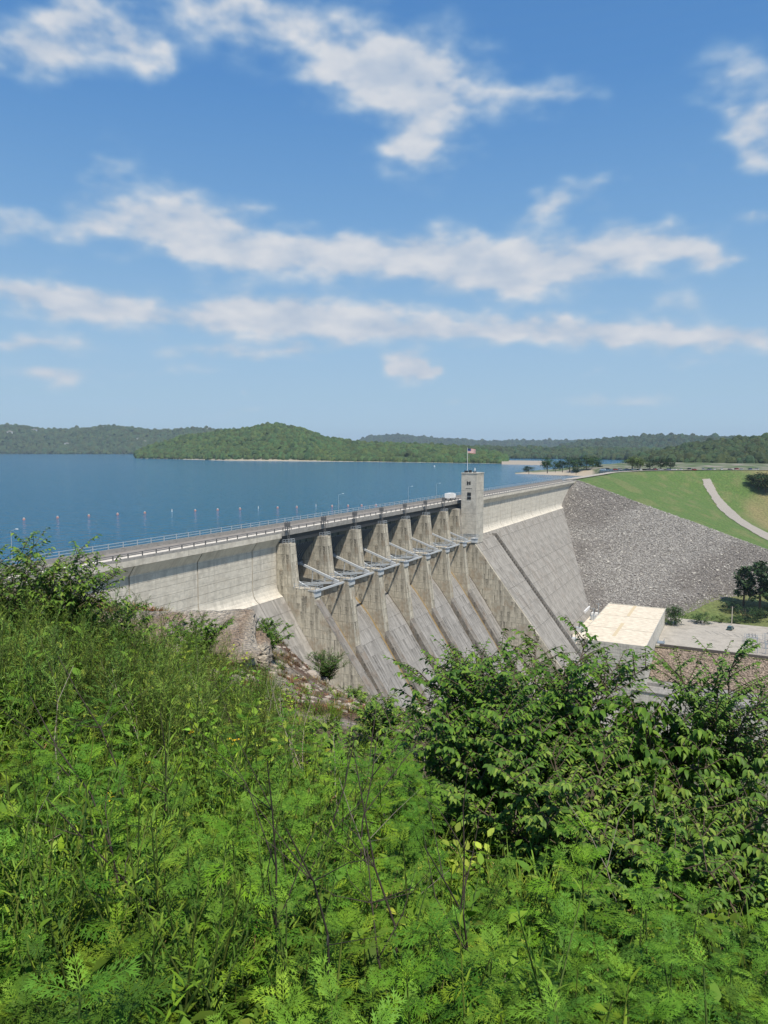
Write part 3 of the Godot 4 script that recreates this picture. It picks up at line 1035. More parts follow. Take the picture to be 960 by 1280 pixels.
func build_valley() -> void:
	var turf := mat(Color(1, 1, 1), 0.95, true)
	turf.albedo_texture = grain(0.03, 5, 91, Color(0.62, 0.62, 0.62), Color(1, 1, 1), 512, 0.25)
	turf.heightmap_enabled = true
	turf.heightmap_texture = grain(0.08, 4, 92, Color.BLACK, Color.WHITE, 512, 0.1)
	turf.heightmap_scale = 25.0
	triplanar(turf, Vector3.ONE / 37.0)
	var paint := func(p: Vector3, _u, _v):
		var s := -p.z
		var green := Color(0.11, 0.195, 0.042)
		var tan_ := Color(0.30, 0.25, 0.115)
		var a := patch_noise.get_noise_2d(p.x * 0.6, s * 0.6)
		var b := patch_noise.get_noise_2d(p.x * 2.5 + 90, s * 0.9)
		var k := 0.0
		var field := smoothstep(-8.0, 14.0, (p.x - 108.0) + (s - 620.0) * 0.12 + a * 22.0)
		k = maxf(k, field * (0.75 + 0.3 * b))
		k = maxf(k, smoothstep(0.02, 0.4, b) * 0.3 + 0.2 * smoothstep(0.0, 0.5, patch_noise.get_noise_2d(p.x * 5.0, s * 5.0)))
		if p.y < -50.0:
			k = maxf(k, 0.42 + 0.5 * a)
		var c := green.lerp(tan_, clampf(k, 0, 1))
		if rock_y(p.x, s) < grass_y(p.x, s) and p.y > floor_y(p.x, s) + 0.9:
			c = Color(0.20, 0.185, 0.165)
		return c
	var at := func(u: float, v: float):
		var x := lerpf(-60.0, 430.0, u)
		var s := lerpf(321.0, 830.0, v)
		return Vector3(x, valley_y(x, s), -s)
	tag(put("embankment_ground", grid(196, 212, at, paint), turf), "", "", "", "structure")
	var gm := MB.new()
	gm.quad(Vector3(-9, -90.0, 300), Vector3(-9, -90.0, -900), Vector3(1500, -90.0, -900), Vector3(1500, -90.0, 300))
	tag(put("valley_ground", gm, mat(Color(0.12, 0.12, 0.07), 0.95)), "", "", "", "structure")
	# rock armour
	var base := icosphere(0.45, 4, 0).mesh()
	var places := []
	var cols := []
	while places.size() < 46000:
		var x := rf(2.0, 150.0)
		var s := rf(345.0, 540.0)
		var ry := rock_y(x, s)
		if ry > grass_y(x, s) + 0.5 or ry < floor_y(x, s) - 0.6 or s > 466.0 + (x - 2.0) * 0.75:
			continue
		var k := rf(0.2, 0.48) * (1.7 if rng.randf() < 0.05 else 1.0)
		places.append(Transform3D(Basis.from_euler(Vector3(rf(0, 6), rf(0, 6), rf(0, 6))).scaled(Vector3(k, k * 0.75, k * 1.15)), Vector3(x, valley_y(x, s) + k * 0.25, -s)))
		var old := smoothstep(-0.15, 0.3, patch_noise.get_noise_2d(x * 0.55 + 40, ry * 1.6) + 0.1)
		var g := rf(0.25, 0.37)
		var c := Color(g, g * 0.95, g * 0.87).lerp(Color(g * 0.6, g * 0.545, g * 0.49), old * 0.75)
		if rng.randf() < 0.07:
			c = Color(0.5, 0.475, 0.42)
		cols.append(c)
	tag(multi("riprap", base, M.stone, places, cols), "grey broken rock armour covering the end slope of the embankment", "rocks", "", "stuff")
	# gravel track up the grass slope
	var pm := MB.new()
	var pts := [[883, 600], [886, 608], [893, 620], [903, 633], [918, 647], [936, 659], [958, 671], [985, 684]]
	var prev_a := Vector3.ZERO
	var prev_b := Vector3.ZERO
	for i in pts.size():
		var half := 4.8 + i * 0.5 + 0.8 * sin(i * 2.3)
		var a := hit_valley(pts[i][0] - half, pts[i][1]) + Vector3.UP * 0.5
		var b := hit_valley(pts[i][0] + half, pts[i][1] - 1.0) + Vector3.UP * 0.5
		if i > 0:
			for q in 8:
				var t0 := q / 8.0
				var t1 := (q + 1) / 8.0
				var j0 := 0.9 * sin((i * 8 + q) * 2.1) + 0.6 * sin((i * 8 + q) * 5.3)
				var j1 := 0.9 * sin((i * 8 + q + 1) * 2.1) + 0.6 * sin((i * 8 + q + 1) * 5.3)
				var e := []
				for w in [[prev_a, a, t0, j0], [prev_b, b, t0, j0 * 0.7], [prev_b, b, t1, j1 * 0.7], [prev_a, a, t1, j1]]:
					var p: Vector3 = w[0].lerp(w[1], w[2]) + Vector3(w[3] * 0.5, 0, 0)
					p.y = valley_y(p.x, -p.z) + 0.35
					e.append(p)
				pm.quad(e[0], e[3], e[2], e[1])
		prev_a = a
		prev_b = b
	var gravel := mat(Color(1, 1, 1), 0.95)
	gravel.albedo_texture = grain(0.09, 4, 51, Color(0.24, 0.22, 0.19), Color(0.46, 0.42, 0.36), 512, 0.25)
	triplanar(gravel, Vector3.ONE / 20.0)
	M.gravel = gravel
	tag(put("gravel_path", pm, gravel), "", "", "", "structure")
	# crest road goes on over the embankment
	var rm := MB.new()
	var n := 60
	var line := Curve2D.new()
	for p in [Vector2(-5.2, 466), Vector2(-4, 640), Vector2(12, 705), Vector2(50, 752), Vector2(125, 785), Vector2(420, 800)]:
		line.add_point(p)
	var L := line.get_baked_length()
	for i in n:
		var p0 := line.sample_baked(L * i / n)
		var p1 := line.sample_baked(L * (i + 1) / n)
		var d := (p1 - p0).normalized()
		var q := Vector2(d.y, -d.x) * 3.6
		rm.quad(Vector3((p0 - q).x, 1.62, -(p0 - q).y), Vector3((p1 - q).x, 1.62, -(p1 - q).y), Vector3((p1 + q).x, 1.62, -(p1 + q).y), Vector3((p0 + q).x, 1.62, -(p0 + q).y))
	tag(put("road", rm, M.lot), "", "", "", "structure")

func build_powerhouse() -> void:
	var x0 := 40.0
	var x1 := 66.8
	var s0 := 288.6
	var s1 := 364.0
	var top := -56.0
	var ph := thing("powerhouse", "long windowless powerhouse with flat cream roof at the foot of the dam", "powerhouse")
	var wm := MB.new()
	wm.box(Vector3(x0 + 0.3, -84, -s1 + 0.3), Vector3(x1 - 0.3, top - 0.5, -s0 - 0.3))
	put("wall", wm, M.siding, ph)
	for i in 3:
		var a := lerpf(s0, s1, i / 3.0)
		var b := lerpf(s0, s1, (i + 1) / 3.0)
		var rm := MB.new()
		rm.box(Vector3(x0 + 0.25, top - 0.5, -b + 0.3), Vector3(x1 - 0.25, top, -a - 0.3))
		put("roof_panel", rm, M.roof_cream, ph)
	var seam := MB.new()
	seam.box(Vector3(x0 + 0.2, top - 0.5, -s1 + 0.15), Vector3(x1 - 0.2, top - 0.25, -s0 - 0.15))
	put("roof_deck", seam, M.curb, ph)
	var cope := MB.new()
	cope.box(Vector3(x1 - 0.24, top - 0.9, -s1), Vector3(x1, top + 0.3, -s0))
	cope.box(Vector3(x0, top - 0.9, -s1), Vector3(x0 + 0.24, top + 0.3, -s0))
	cope.box(Vector3(x0 + 0.245, top - 0.9, -s0 - 0.17), Vector3(x1 - 0.245, top + 0.3, -s0))
	cope.box(Vector3(x0 + 0.245, top - 0.9, -s1), Vector3(x1 - 0.245, top + 0.3, -s1 + 0.17))
	put("parapet", cope, M.siding, ph)
	for i in 16:                                         # wide cladding boards on the walls
		var bm := MB.new()
		var y := top - 0.95 - 1.45 * i
		bm.box(Vector3(x0 + 0.1, y - 1.33, -s0 - 0.3), Vector3(x1 - 0.05, y, -s0 - 0.05))
		bm.box(Vector3(x1 - 0.3, y - 1.40, -s1 + 0.1), Vector3(x1 - 0.06, y, -s0 - 0.35))
		put("cladding_board", bm, M.siding, ph)
	var vent := MB.new()
	for i in 2:
		vent.box(Vector3(52.0, top + 0.01, -(300 + 40.0 * i)), Vector3(53.4, top + 0.05, -(288.9 + 36.0 + 40.0 * i)))
	put("roof_walkway", vent, mat(Color(0.6, 0.5, 0.33), 0.9), ph)
	# deck between powerhouse and dam with equipment
	var dm := MB.new()
	dm.box(Vector3(28.0, -82, -366), Vector3(39.9, -60.5, -284))
	tag(put("service_deck", dm, M.roof_cream), "", "", "", "structure")
	var par := thing("deck_parapet", "white concrete parapet on posts along the service deck at the dam foot", "parapet", Vector3(31.6, -60.5, -330))
	var pm := MB.new()
	pm.box(Vector3(-0.35, 2.0, -40), Vector3(0.35, 3.4, -16))
	pm.box(Vector3(-0.35, 2.0, 30), Vector3(0.35, 3.4, 46))
	put("beam", pm, M.white, par)
	for z in [-39.0, -32.0, -24.0, -17.0, 31.0, 38.0, 45.0]:
		pm = MB.new()
		pm.box(Vector3(-0.25, 0, z - 0.25), Vector3(0.25, 2.0, z + 0.25))
		put("post", pm, M.white, par)
	for e in [[35.5, 352.0, 3.0, 2.6, "white"], [36.5, 344.0, 1.8, 3.6, "steel"], [35.0, 318.0, 2.6, 3.0, "steel"], [35.6, 300.0, 3.0, 2.6, "steel"]]:
		var t := thing("transformer", "grey transformer with cooling fins on the service deck by the powerhouse", "transformer", Vector3(e[0], -60.5, -e[1]), "transformers on the service deck")
		var bm := MB.new()
		bm.box(Vector3(-e[2] / 2, 0, -e[2] / 2), Vector3(e[2] / 2, e[3] * 0.7, e[2] / 2))
		put("tank", bm, M[e[4]], t)
		for i in 6:
			bm = MB.new()
			bm.box(Vector3(-e[2] / 2 - 0.5, 0.2, -e[2] / 2 + 0.2 + i * e[2] / 6.5), Vector3(e[2] / 2 + 0.5, e[3] * 0.6, -e[2] / 2 + 0.32 + i * e[2] / 6.5))
			put("fin", bm, M.galvanized, t)
		for i in 3:
			bm = MB.new()
			bm.tube([Vector3(0, e[3] * 0.7, (i - 1) * 0.7), Vector3(0, e[3] * 1.3, (i - 1) * 0.7)], [0.14, 0.1], 7)
			put("bushing", bm, M.rail_dark, t)
	for s in [296.0, 308.0, 335.0, 347.0]:
		var t := thing("deck_mast", "slender steel mast standing on the service deck by the powerhouse", "mast", Vector3(38.0, -60.5, -s), "masts on the service deck")
		var bm := MB.new()
		bm.bar(Vector3.ZERO, Vector3(0, 8.0, 0), 0.22, 0.22)
		put("shaft", bm, M.galvanized, t)
		bm = MB.new()
		bm.bar(Vector3(-1.2, 7.4, 0), Vector3(1.2, 7.4, 0), 0.15, 0.15)
		put("cross_arm", bm, M.galvanized, t)
	# stair tower on the corner of the powerhouse
	var st := thing("outside_stair", "blue-grey steel stair tower against the downstream wall of the powerhouse", "stairs", Vector3(68.6, -78, -326))
	for x in [-1.2, 1.2]:
		for z in [-1.4, 1.4]:
			var bm := MB.new()
			bm.bar(Vector3(x, 0, z), Vector3(x, 16.5, z), 0.2, 0.2)
			put("post", bm, M.galvanized, st)
	for i in 6:
		var bm := MB.new()
		bm.box(Vector3(-1.2, 1.0 + i * 2.6, -1.4), Vector3(1.2, 1.1 + i * 2.6, 1.4))
		bm.bar(Vector3(-1.2, 1.0 + i * 2.6, -1.4 if i % 2 else 1.4), Vector3(1.2, 3.6 + i * 2.6 if i < 5 else 15.0, 1.4 if i % 2 else -1.4), 0.5, 0.15)
		put("flight", bm, M.steel, st)
	var hood := MB.new()
	hood.box(Vector3(-1.5, 12.2, -1.7), Vector3(1.5, 15.2, 1.7))
	put("hood", hood, mat(Color(0.22, 0.27, 0.32), 0.5), st)
	# parking lot, revetment and tailrace wall
	var lot := MB.new()
	lot.box(Vector3(66.9, -64.6, -379), Vector3(320, -63.3, -322.0))
	tag(put("parking_lot", lot, M.lot), "", "", "", "structure")
	var mk := MB.new()
	for i in 9:
		mk.xbox(Transform3D(Basis(Vector3.UP, 0.5), Vector3(86.0 + i * 3.0, -63.29, -356.0 + i * 0.35)), Vector3(0.25, 0.012, 5.5))
	tag(put("parking_markings", mk, mat(Color(0.10, 0.10, 0.10), 0.9)), "", "", "", "structure")
	var kerb := MB.new()
	kerb.box(Vector3(68.5, -64.4, -322.6), Vector3(320, -62.75, -321.99))
	tag(put("edge_kerb", kerb, mat(Color(0.10, 0.085, 0.075), 0.9)), "", "", "", "structure")
	var slope := MB.new()
	slope.prism(PackedVector2Array([Vector2(0, 0), Vector2(1, 0), Vector2(1, 1)]), 0, 1)
	slope = MB.new()
	slope.quad(Vector3(66.9, -72.0, -300), Vector3(66.9, -64.2, -322), Vector3(320, -64.2, -322), Vector3(320, -72.0, -300))
	tag(put("revetment_ground", slope, mat(Color(0.22, 0.175, 0.13), 0.95)), "", "", "", "structure")
	var places := []
	var cols := []
	for i in 5200:
		var x := rf(67.2, 150.0)
		var t := rng.randf()
		var k := rf(0.28, 0.6)
		places.append(Transform3D(Basis.from_euler(Vector3(rf(0, 6), rf(0, 6), rf(0, 6))).scaled(Vector3(k, k * 0.7, k)), Vector3(x, lerpf(-72.0, -64.2, t) + 0.12, -lerpf(300, 322, t))))
		var g := rf(0.6, 1.35)
		cols.append(Color(0.285 * g, 0.225 * g, 0.17 * g))
	tag(multi("revetment_stones", icosphere(0.45, 9, 0).mesh(), M.stone, places, cols), "brown stone revetment sloping down from the parking lot beside the powerhouse", "rocks", "", "stuff")
	var tw := thing("tailrace_wall", "pale concrete tailrace wall with ledge below the brown revetment", "wall")
	for i in 20:
		var a := 62.0 + i * 9.0
		var bm := MB.new()
		bm.box(Vector3(a + 0.06, -92, -297.0), Vector3(a + 8.94, -73.9, -288.5))
		put("wall_panel", bm, M.siding, tw)
	var led := MB.new()
	led.box(Vector3(62, -74.0, -300.2), Vector3(242, -72.2, -296.0))
	put("ledge", led, M.curb, tw)
	led = MB.new()
	led.box(Vector3(62, -73.89, -295.9), Vector3(242, -73.5, -288.1))
	put("coping", led, M.curb, tw)
	# car and poles in the lot
	make_car("parked_car", "dark teal estate car parked alone by the substation fence", Vector3(0, 0, 0), Color(0.03, 0.10, 0.10), on_y(913, 787, -63.3), 1.35, 1.15)
	for q in [[845.5, 781.0, 8.5], [914.5, 781.0, 9.0]]:
		var p := on_y(q[0], q[1], -63.3)
		var t := thing("utility_pole", "pale utility pole at the edge of the parking lot", "pole", p, "poles by the parking lot")
		var bm := MB.new()
		bm.tube([Vector3.ZERO, Vector3(0, q[2], 0)], [0.25, 0.18], 8)
		put("shaft", bm, mat(Color(0.5, 0.46, 0.38), 0.8), t)
		bm = MB.new()
		bm.box(Vector3(-0.9, q[2] - 0.5, -0.1), Vector3(0.9, q[2] - 0.3, 0.1))
		put("cross_arm", bm, M.bark, t)
	var sub := MB.new()
	var q0 := on_y(932, 828, -63.2)
	sub.box(Vector3(101.5, -63.29, -352.0), Vector3(150, -63.2, -323.0))
	tag(put("substation_ground", sub, M.gravel), "", "", "", "structure")
	for i in 9:
		var p := Vector3(104.0 + (i % 3) * 7.0, -63.2, -(327.0 + (i / 3) * 9.0))
		var t := thing("substation_frame", "grey steel switchgear frame on the gravel of the substation", "switchgear", p, "switchgear frames of the substation")
		var h := 3.2 + (i % 2) * 1.2
		for x in [-2.0, 2.0]:
			var bm := MB.new()
			bm.bar(Vector3(x, 0, 0), Vector3(x, h, 0), 0.22, 0.22)
			put("post", bm, M.galvanized, t)
		var bm2 := MB.new()
		bm2.bar(Vector3(-2.3, h, 0), Vector3(2.3, h, 0), 0.2, 0.25)
		bm2.bar(Vector3(-2.0, h * 0.6, 0), Vector3(2.0, h * 0.6, 0), 0.15, 0.15)
		put("beam", bm2, M.galvanized, t)
		for x in [-1.2, 0.0, 1.2]:
			var ins := MB.new()
			ins.tube([Vector3(x, h, 0), Vector3(x, h + 0.8, 0)], [0.14, 0.1], 6)
			put("insulator", ins, M.rail_dark, t)
	var fence := thing("chain_fence", "thin steel fence round the gravel of the substation", "fence", Vector3(101.2, -63.3, -322.9))
	var fr := MB.new()
	for h in [0.1, 1.1, 2.2]:
		fr.bar(Vector3(0, h, 0), Vector3(0, h, -29), 0.06, 0.06)
		fr.bar(Vector3(0, h, -29), Vector3(45, h, -29), 0.06, 0.06)
	put("wire", fr, M.galvanized, fence)
	for i in 11:
		var bm := MB.new()
		bm.bar(Vector3(0, 0, -2.9 * i), Vector3(0, 2.4, -2.9 * i), 0.12, 0.12)
		put("post", bm, M.galvanized, fence)
	for i in 12:
		var bm := MB.new()
		bm.bar(Vector3(3.5 * (i + 1), 0, -29), Vector3(3.5 * (i + 1), 2.4, -29), 0.12, 0.12)
		put("post", bm, M.galvanized, fence)

func make_car(called: String, label: String, _o: Vector3, color: Color, at: Vector3, turn: float, scale_ := 1.0, group := "") -> void:
	var t := thing(called, label, "car", at, group, turn)
	t.scale = Vector3.ONE * scale_
	var paint := mat(color, 0.3)
	paint.clearcoat_enabled = true
	var b := MB.new()
	b.prism(PackedVector2Array([Vector2(-2.2, 0.35), Vector2(2.2, 0.35), Vector2(2.25, 0.8), Vector2(1.3, 0.98), Vector2(-2.2, 1.0)]), -0.88, 0.88)
	put("body", b, paint, t)
	b = MB.new()
	b.prism(PackedVector2Array([Vector2(-2.1, 1.0), Vector2(1.25, 0.99), Vector2(0.5, 1.5), Vector2(-1.9, 1.5)]), -0.8, 0.8)
	put("windows", b, M.glass, t)
	b = MB.new()
	b.prism(PackedVector2Array([Vector2(-1.9, 1.5), Vector2(0.5, 1.5), Vector2(0.4, 1.57), Vector2(-1.8, 1.57)]), -0.76, 0.76)
	put("roof", b, paint, t)
	for x in [-1.4, 1.4]:
		for z in [-0.85, 0.85]:
			b = MB.new()
			b.tube([Vector3(x, 0.34, z - 0.11), Vector3(x, 0.34, z + 0.11)], [0.34, 0.34], 12)
			put("wheel", b, M.tyre, t)

# ------------------------------------------------------------------ far shore
func lerp_table(tab: Array, x: float, col: int) -> float:
	if x <= tab[0][0]:
		return tab[0][col]
	for i in tab.size() - 1:
		if x <= tab[i + 1][0]:
			var t: float = (x - tab[i][0]) / (tab[i + 1][0] - tab[i][0])
			t = t * t * (3.0 - 2.0 * t) * 0.5 + t * 0.5
			return lerpf(tab[i][col], tab[i + 1][col], t)
	return tab[-1][col]

# a wooded ridge: table rows are bearing (pixel), skyline pixel, distance of the foot, distance of the skyline
func ridge_point(tab: Array, foot: float, px: float, v: float, rough: float) -> Vector3:
	var py := lerp_table(tab, px, 1)
	var d0 := lerp_table(tab, px, 2)
	var d1 := lerp_table(tab, px, 3)
	var top := far_at(px, py, d1)
	var dist := lerpf(d0, d1, v)
	var p := far_at(px, py, dist)
	var k := sin(clampf(v, 0, 1) * PI / 2)
	k = lerpf(k, clampf(v, 0, 1), 0.45)
	if v > 1.0:
		k = 1.0 - (v - 1.0) * 0.8
	p.y = foot + (top.y - foot) * k
	var q := clampf(v * 3.0, 0, 1) * clampf((1.0 - v) * 3.0, 0.15, 1)
	p.y += rough * q * bump_noise.get_noise_2d(p.x * 0.05, p.z * 0.05) * (top.y - foot)
	return p

func build_ridge(tab: Array, foot: float, crown: float, gap: float, leaf: Color, rough: float, label: String, beach: bool, crown_mesh: Mesh) -> void:
	var px0: float = tab[0][0]
	var px1: float = tab[-1][0]
	var cols := int((px1 - px0) / 5.0) + 8
	var at := func(u: float, v: float): return ridge_point(tab, foot, lerpf(px0, px1, u), v * 1.6, rough)
	var paint := func(p: Vector3, _u, v: float):
		if beach and v * 1.6 < 0.03:
			return Color(0.48, 0.42, 0.32)
		return leaf * 0.8
	tag(put("hill", grid(cols, 34, at, paint), M.plain), "", "", "", "structure")
	var places := []
	var tint := []
	var width := ridge_point(tab, foot, px0, 0.6, 0).distance_to(ridge_point(tab, foot, px1, 0.6, 0))
	var deep: float = (tab[tab.size() / 2][3] - tab[tab.size() / 2][2]) * 1.15
	var count := mini(26000, int(width * deep / (gap * gap)))
	for i in count:
		var px := rf(px0, px1)
		var v := rf(0.025 if beach else 0.0, 1.15)
		var p := ridge_point(tab, foot, px, v, rough)
		if beach and patch_noise.get_noise_2d(p.x * 0.12, p.z * 0.12) > 0.38 and v > 0.1:
			continue
		var k := crown * rf(0.6, 1.2) * (1.5 if rng.randf() < 0.08 else 1.0)
		p.y += k * rf(0.2, 0.55)
		places.append(Transform3D(Basis(Vector3.UP, rf(0, TAU)).scaled(Vector3(k, k * rf(0.8, 1.15), k)), p))
		var g := rf(0.6, 1.35)
		var y := rf(-0.2, 0.35)
		tint.append(Color(leaf.r * g * (1.0 + y), leaf.g * g, leaf.b * g * (1.0 - y * 0.5)))
	tag(multi("forest", crown_mesh, M.plain, places, tint), label, "forest", "", "stuff")

func tree_crown(kind: String, seed_: int, color: Color) -> MB:
	var r := RandomNumberGenerator.new()
	r.seed = seed_
	var m := MB.new()
	var clumps := []
	if kind == "pine":
		for i in 34:
			var y := lerpf(0.36, 1.0, floorf(i / 4.0) / 8.0) + r.randf_range(-0.02, 0.02)
			var w := 0.27 * pow(1.04 - y, 0.6) / 0.75 + 0.02
			var a := i * 1.7 + r.randf()
			var d := w * r.randf_range(0.35, 1.0)
			clumps.append([Vector3(cos(a) * d, y - 0.03, sin(a) * d), Vector3(0.072, 0.026, 0.072)])
	else:
		var lo := 0.02 if kind == "bush" else 0.16
		for i in 30:
			var v := Vector3(r.randfn(), r.randfn(), r.randfn()).normalized() * pow(r.randf(), 0.35)
			var h := (1.0 - lo) / 2
			var wide := 0.62 if kind == "bush" else 0.42
			clumps.append([Vector3(v.x * wide, lo + h + v.y * h * 0.86, v.z * wide), Vector3(0.15, 0.1, 0.15) * r.randf_range(0.7, 1.2)])
	for c in clumps:
		var g := r.randf_range(0.75, 1.25)
		for k in 46:
			var o := Vector3(r.randfn(), r.randfn(), r.randfn()) * 0.55
			var p: Vector3 = c[0] + o * c[1]
			m.col = Color(color.r * g * r.randf_range(0.8, 1.25), color.g * g * r.randf_range(0.85, 1.15), color.b * g)
			var b := Basis(Vector3.UP, r.randf() * TAU) * Basis(Vector3.RIGHT, r.randf_range(-0.9, 0.9)) * Basis(Vector3.BACK, r.randf_range(-0.8, 0.8))
			m.lance(Transform3D(b, p), r.randf_range(0.05, 0.085), r.randf_range(0.03, 0.05))
	return m

func tree_trunk(kind: String, seed_: int) -> MB:
	var r := RandomNumberGenerator.new()
	r.seed = seed_
	var m := MB.new()
	if kind == "bush":
		for i in 5:
			var a := r.randf() * TAU
			m.tube([Vector3.ZERO, Vector3(cos(a) * 0.15, 0.3, sin(a) * 0.15), Vector3(cos(a) * 0.35, 0.65, sin(a) * 0.35)], [0.02, 0.014, 0.005], 5)
		return m
	m.tube([Vector3(0, -0.03, 0), Vector3(0.01, 0.3, 0), Vector3(-0.01, 0.6, 0.01), Vector3(0, 0.93, 0)], [0.028, 0.02, 0.013, 0.004], 7)
	for i in 9:
		var a := r.randf() * TAU
		var y := lerpf(0.3, 0.8, i / 8.0)
		var L := (0.3 if kind == "tree" else 0.2) * (1.1 - y)
		m.tube([Vector3(0, y, 0), Vector3(cos(a) * L, y + L * 0.5, sin(a) * L), Vector3(cos(a) * L * 1.7, y + L * 0.7, sin(a) * L * 1.7)], [0.011, 0.007, 0.002], 5)
	return m

var tree_sets := {}
func plant_tree(called: String, kind: String, label: String, category: String, at: Vector3, h: float, wide: float, group := "", shade := 0) -> void:
	var key := "%s%d" % [kind, shade]
	if not tree_sets.has(key):
		var colors := [Color(0.055, 0.105, 0.03), Color(0.035, 0.07, 0.026), Color(0.10, 0.15, 0.04)]
		tree_sets[key] = [[], []]
		for i in 2:
			tree_sets[key][0].append(tree_trunk(kind, 50 + i).mesh())
			tree_sets[key][1].append(tree_crown(kind, 80 + i + shade * 10, colors[shade]).mesh())
	var t := thing(called, label, category, at, group, rf(0, TAU))
	var k := rng.randi() % 2
	var tr := put("trunk", tree_sets[key][0][k], M.bark, t)
	var cr := put("crown", tree_sets[key][1][k], M.tree_leaf, t)
	tr.scale = Vector3(h * wide, h, h * wide)
	cr.scale = Vector3(h * wide, h, h * wide)

func build_far() -> void:
	var lump := icosphere(0.4, 3, 1).mesh()
	# far blue ridges behind
	build_ridge([[-60, 533, 5800, 6600], [20, 534, 5800, 6500], [60, 539, 5600, 6300], [140, 535, 5300, 6000], [195, 540, 5200, 5900], [245, 536, 5000, 5700], [300, 540, 4900, 5600], [400, 552, 4900, 5500]], WATER, 13.0, 15.0, Color(0.045, 0.078, 0.028), 0.35, "distant wooded hills across the open lake", false, lump)
	build_ridge([[440, 556, 7000, 8200], [462, 548, 7000, 8200], [495, 545, 7000, 8200], [545, 550, 7000, 8200], [620, 554, 7200, 8200], [690, 553, 7200, 8200], [735, 554, 7000, 8000], [800, 552, 7000, 8000], [900, 556, 7000, 8000]], WATER, 18.0, 22.0, Color(0.035, 0.064, 0.03), 0.35, "hazy blue wooded ridge far behind the lake", false, lump)
	build_ridge([[700, 560, 3900, 4700], [745, 553, 3900, 4700], [790, 549, 3900, 4700], [830, 548, 3900, 4700], [880, 549, 3900, 4700], [960, 552, 3800, 4700], [1080, 550, 3800, 4700]], -6.0, 13.0, 15.0, Color(0.035, 0.064, 0.03), 0.35, "broad blue-green wooded hill behind the near woods", false, lump)
	# the wooded headland
	build_ridge([[170, 566, 2650, 2900], [200, 556, 2500, 2850], [235, 547, 2300, 2750], [285, 540, 2050, 2600], [345, 532, 1950, 2500], [375, 538, 1900, 2450], [410, 550, 1850, 2400], [450, 556, 1800, 2300], [520, 558, 1700, 2200], [580, 561, 1620, 2100], [632, 572, 1560, 1900]], WATER, 6.2, 7.0, Color(0.052, 0.098, 0.028), 0.5, "green wooded headland with pale beach beyond the dam", true, lump)
	# low woods behind the point
	build_ridge([[500, 564, 2500, 3100], [560, 561, 2500, 3100], [640, 562, 2500, 3100], [720, 564, 2400, 3000], [790, 565, 2200, 2900], [850, 566, 2000, 2700], [980, 566, 1900, 2600]], -8.0, 8.5, 9.5, Color(0.038, 0.07, 0.026), 0.30, "low belt of woods behind the point and its bay", false, lump)
	build_ridge([[790, 577, 1320, 1500], [825, 569, 1260, 1560], [860, 560, 1240, 1620], [900, 555, 1220, 1650], [945, 551, 1200, 1650], [1000, 549, 1180, 1650], [1120, 545, 1150, 1650]], 0.0, 6.0, 6.2, Color(0.035, 0.064, 0.022), 0.25, "dark green wooded hill rising behind the car park", false, lump)
	# land behind the embankment and the point in the lake
	var tab := [[648, -8.4, 905, 935], [660, -7.0, 892, 975], [690, -5.0, 862, 1010], [722, -2.0, 842, 1050], [760, 0.3, 800, 1090], [800, 0.7, 815, 1290], [850, 0.7, 800, 1300], [1150, 0.7, 830, 1300]]
	var at := func(u: float, v: float):
		var px := lerpf(644.0, 1150.0, u)
		var near := lerp_table(tab, px, 2)
		var away := lerp_table(tab, px, 3)
		var p := far_at(px, 585.0, lerpf(near, away, v))
		var y := lerp_table(tab, px, 1)
		p.y = lerpf(-9.6 if px < 750 else y, y, smoothstep(0, 0.3, v) * smoothstep(1.0, 0.85, v)) + bump_noise.get_noise_2d(p.x, p.z) * 0.5
		return p
	var paint := func(p: Vector3, u: float, v: float):
		var a := patch_noise.get_noise_2d(p.x * 1.2, p.z * 1.2)
		var c := Color(0.27, 0.24, 0.19).lerp(Color(0.08, 0.12, 0.035), smoothstep(-0.15, 0.15, a + 0.12))
		if v < 0.22 and u < 0.2:
			c = Color(0.42, 0.36, 0.27)
		return c
	tag(put("shore_land", grid(90, 16, at, paint), M.plain), "", "", "", "structure")
	# pale dam-like beach beyond
	var bm := MB.new()
	var b0 := on_y(627, 580.5, WATER)
	var b1 := on_y(688, 581.5, WATER)
	for i in 12:
		var p0 := b0.lerp(b1, i / 12.0)
		var p1 := b0.lerp(b1, (i + 1) / 12.0)
		var back := (b0 - EYE).normalized() * 70.0
		back.y = 0
		bm.quad(p0, p0 + back + Vector3.UP * 5.0, p1 + back + Vector3.UP * 5.0, p1)
		bm.quad(p0 + back + Vector3.UP * 5.0, p0 + back * 3 + Vector3.UP * 5.5, p1 + back * 3 + Vector3.UP * 5.5, p1 + back + Vector3.UP * 5.0)
	bm.col = Color(1, 1, 1)
	tag(put("beach_terrain", bm, mat(Color(0.36, 0.31, 0.24), 0.95)), "", "", "", "structure")
	# trees on the point
	for q in [[661, 592, 9.0, 1.5, 1], [684, 591, 18.0, 1.0, 0], [694, 590, 13.0, 0.9, 0], [703, 590, 15.0, 1.0, 1], [712, 590, 17.0, 1.2, 0], [722, 589, 18.0, 1.2, 1], [733, 589, 19.0, 1.1, 0], [741, 588, 18.5, 1.2, 0], [748, 588, 13.0, 1.0, 1], [720, 593, 8.0, 1.2, 1]]:
		var p := on_y(q[0], q[1], -4.5)
		plant_tree("shade_tree", "tree", "full green tree on the low point beyond the end of the dam", "tree", p, q[2], q[3], "trees on the point in the lake", q[4])
	for q in [[790, 588, 14.0, 1.5, 2], [800, 588, 11.0, 1.2, 2], [812, 587, 11.0, 1.3, 1], [826, 587, 13.0, 1.3, 1], [838, 587, 12.0, 1.2, 1]]:
		plant_tree("park_tree", "tree", "leafy tree in the car park behind the grass embankment", "tree", on_y(q[0], q[1], 0.8), q[2], q[3], "trees by the far car park", q[4])
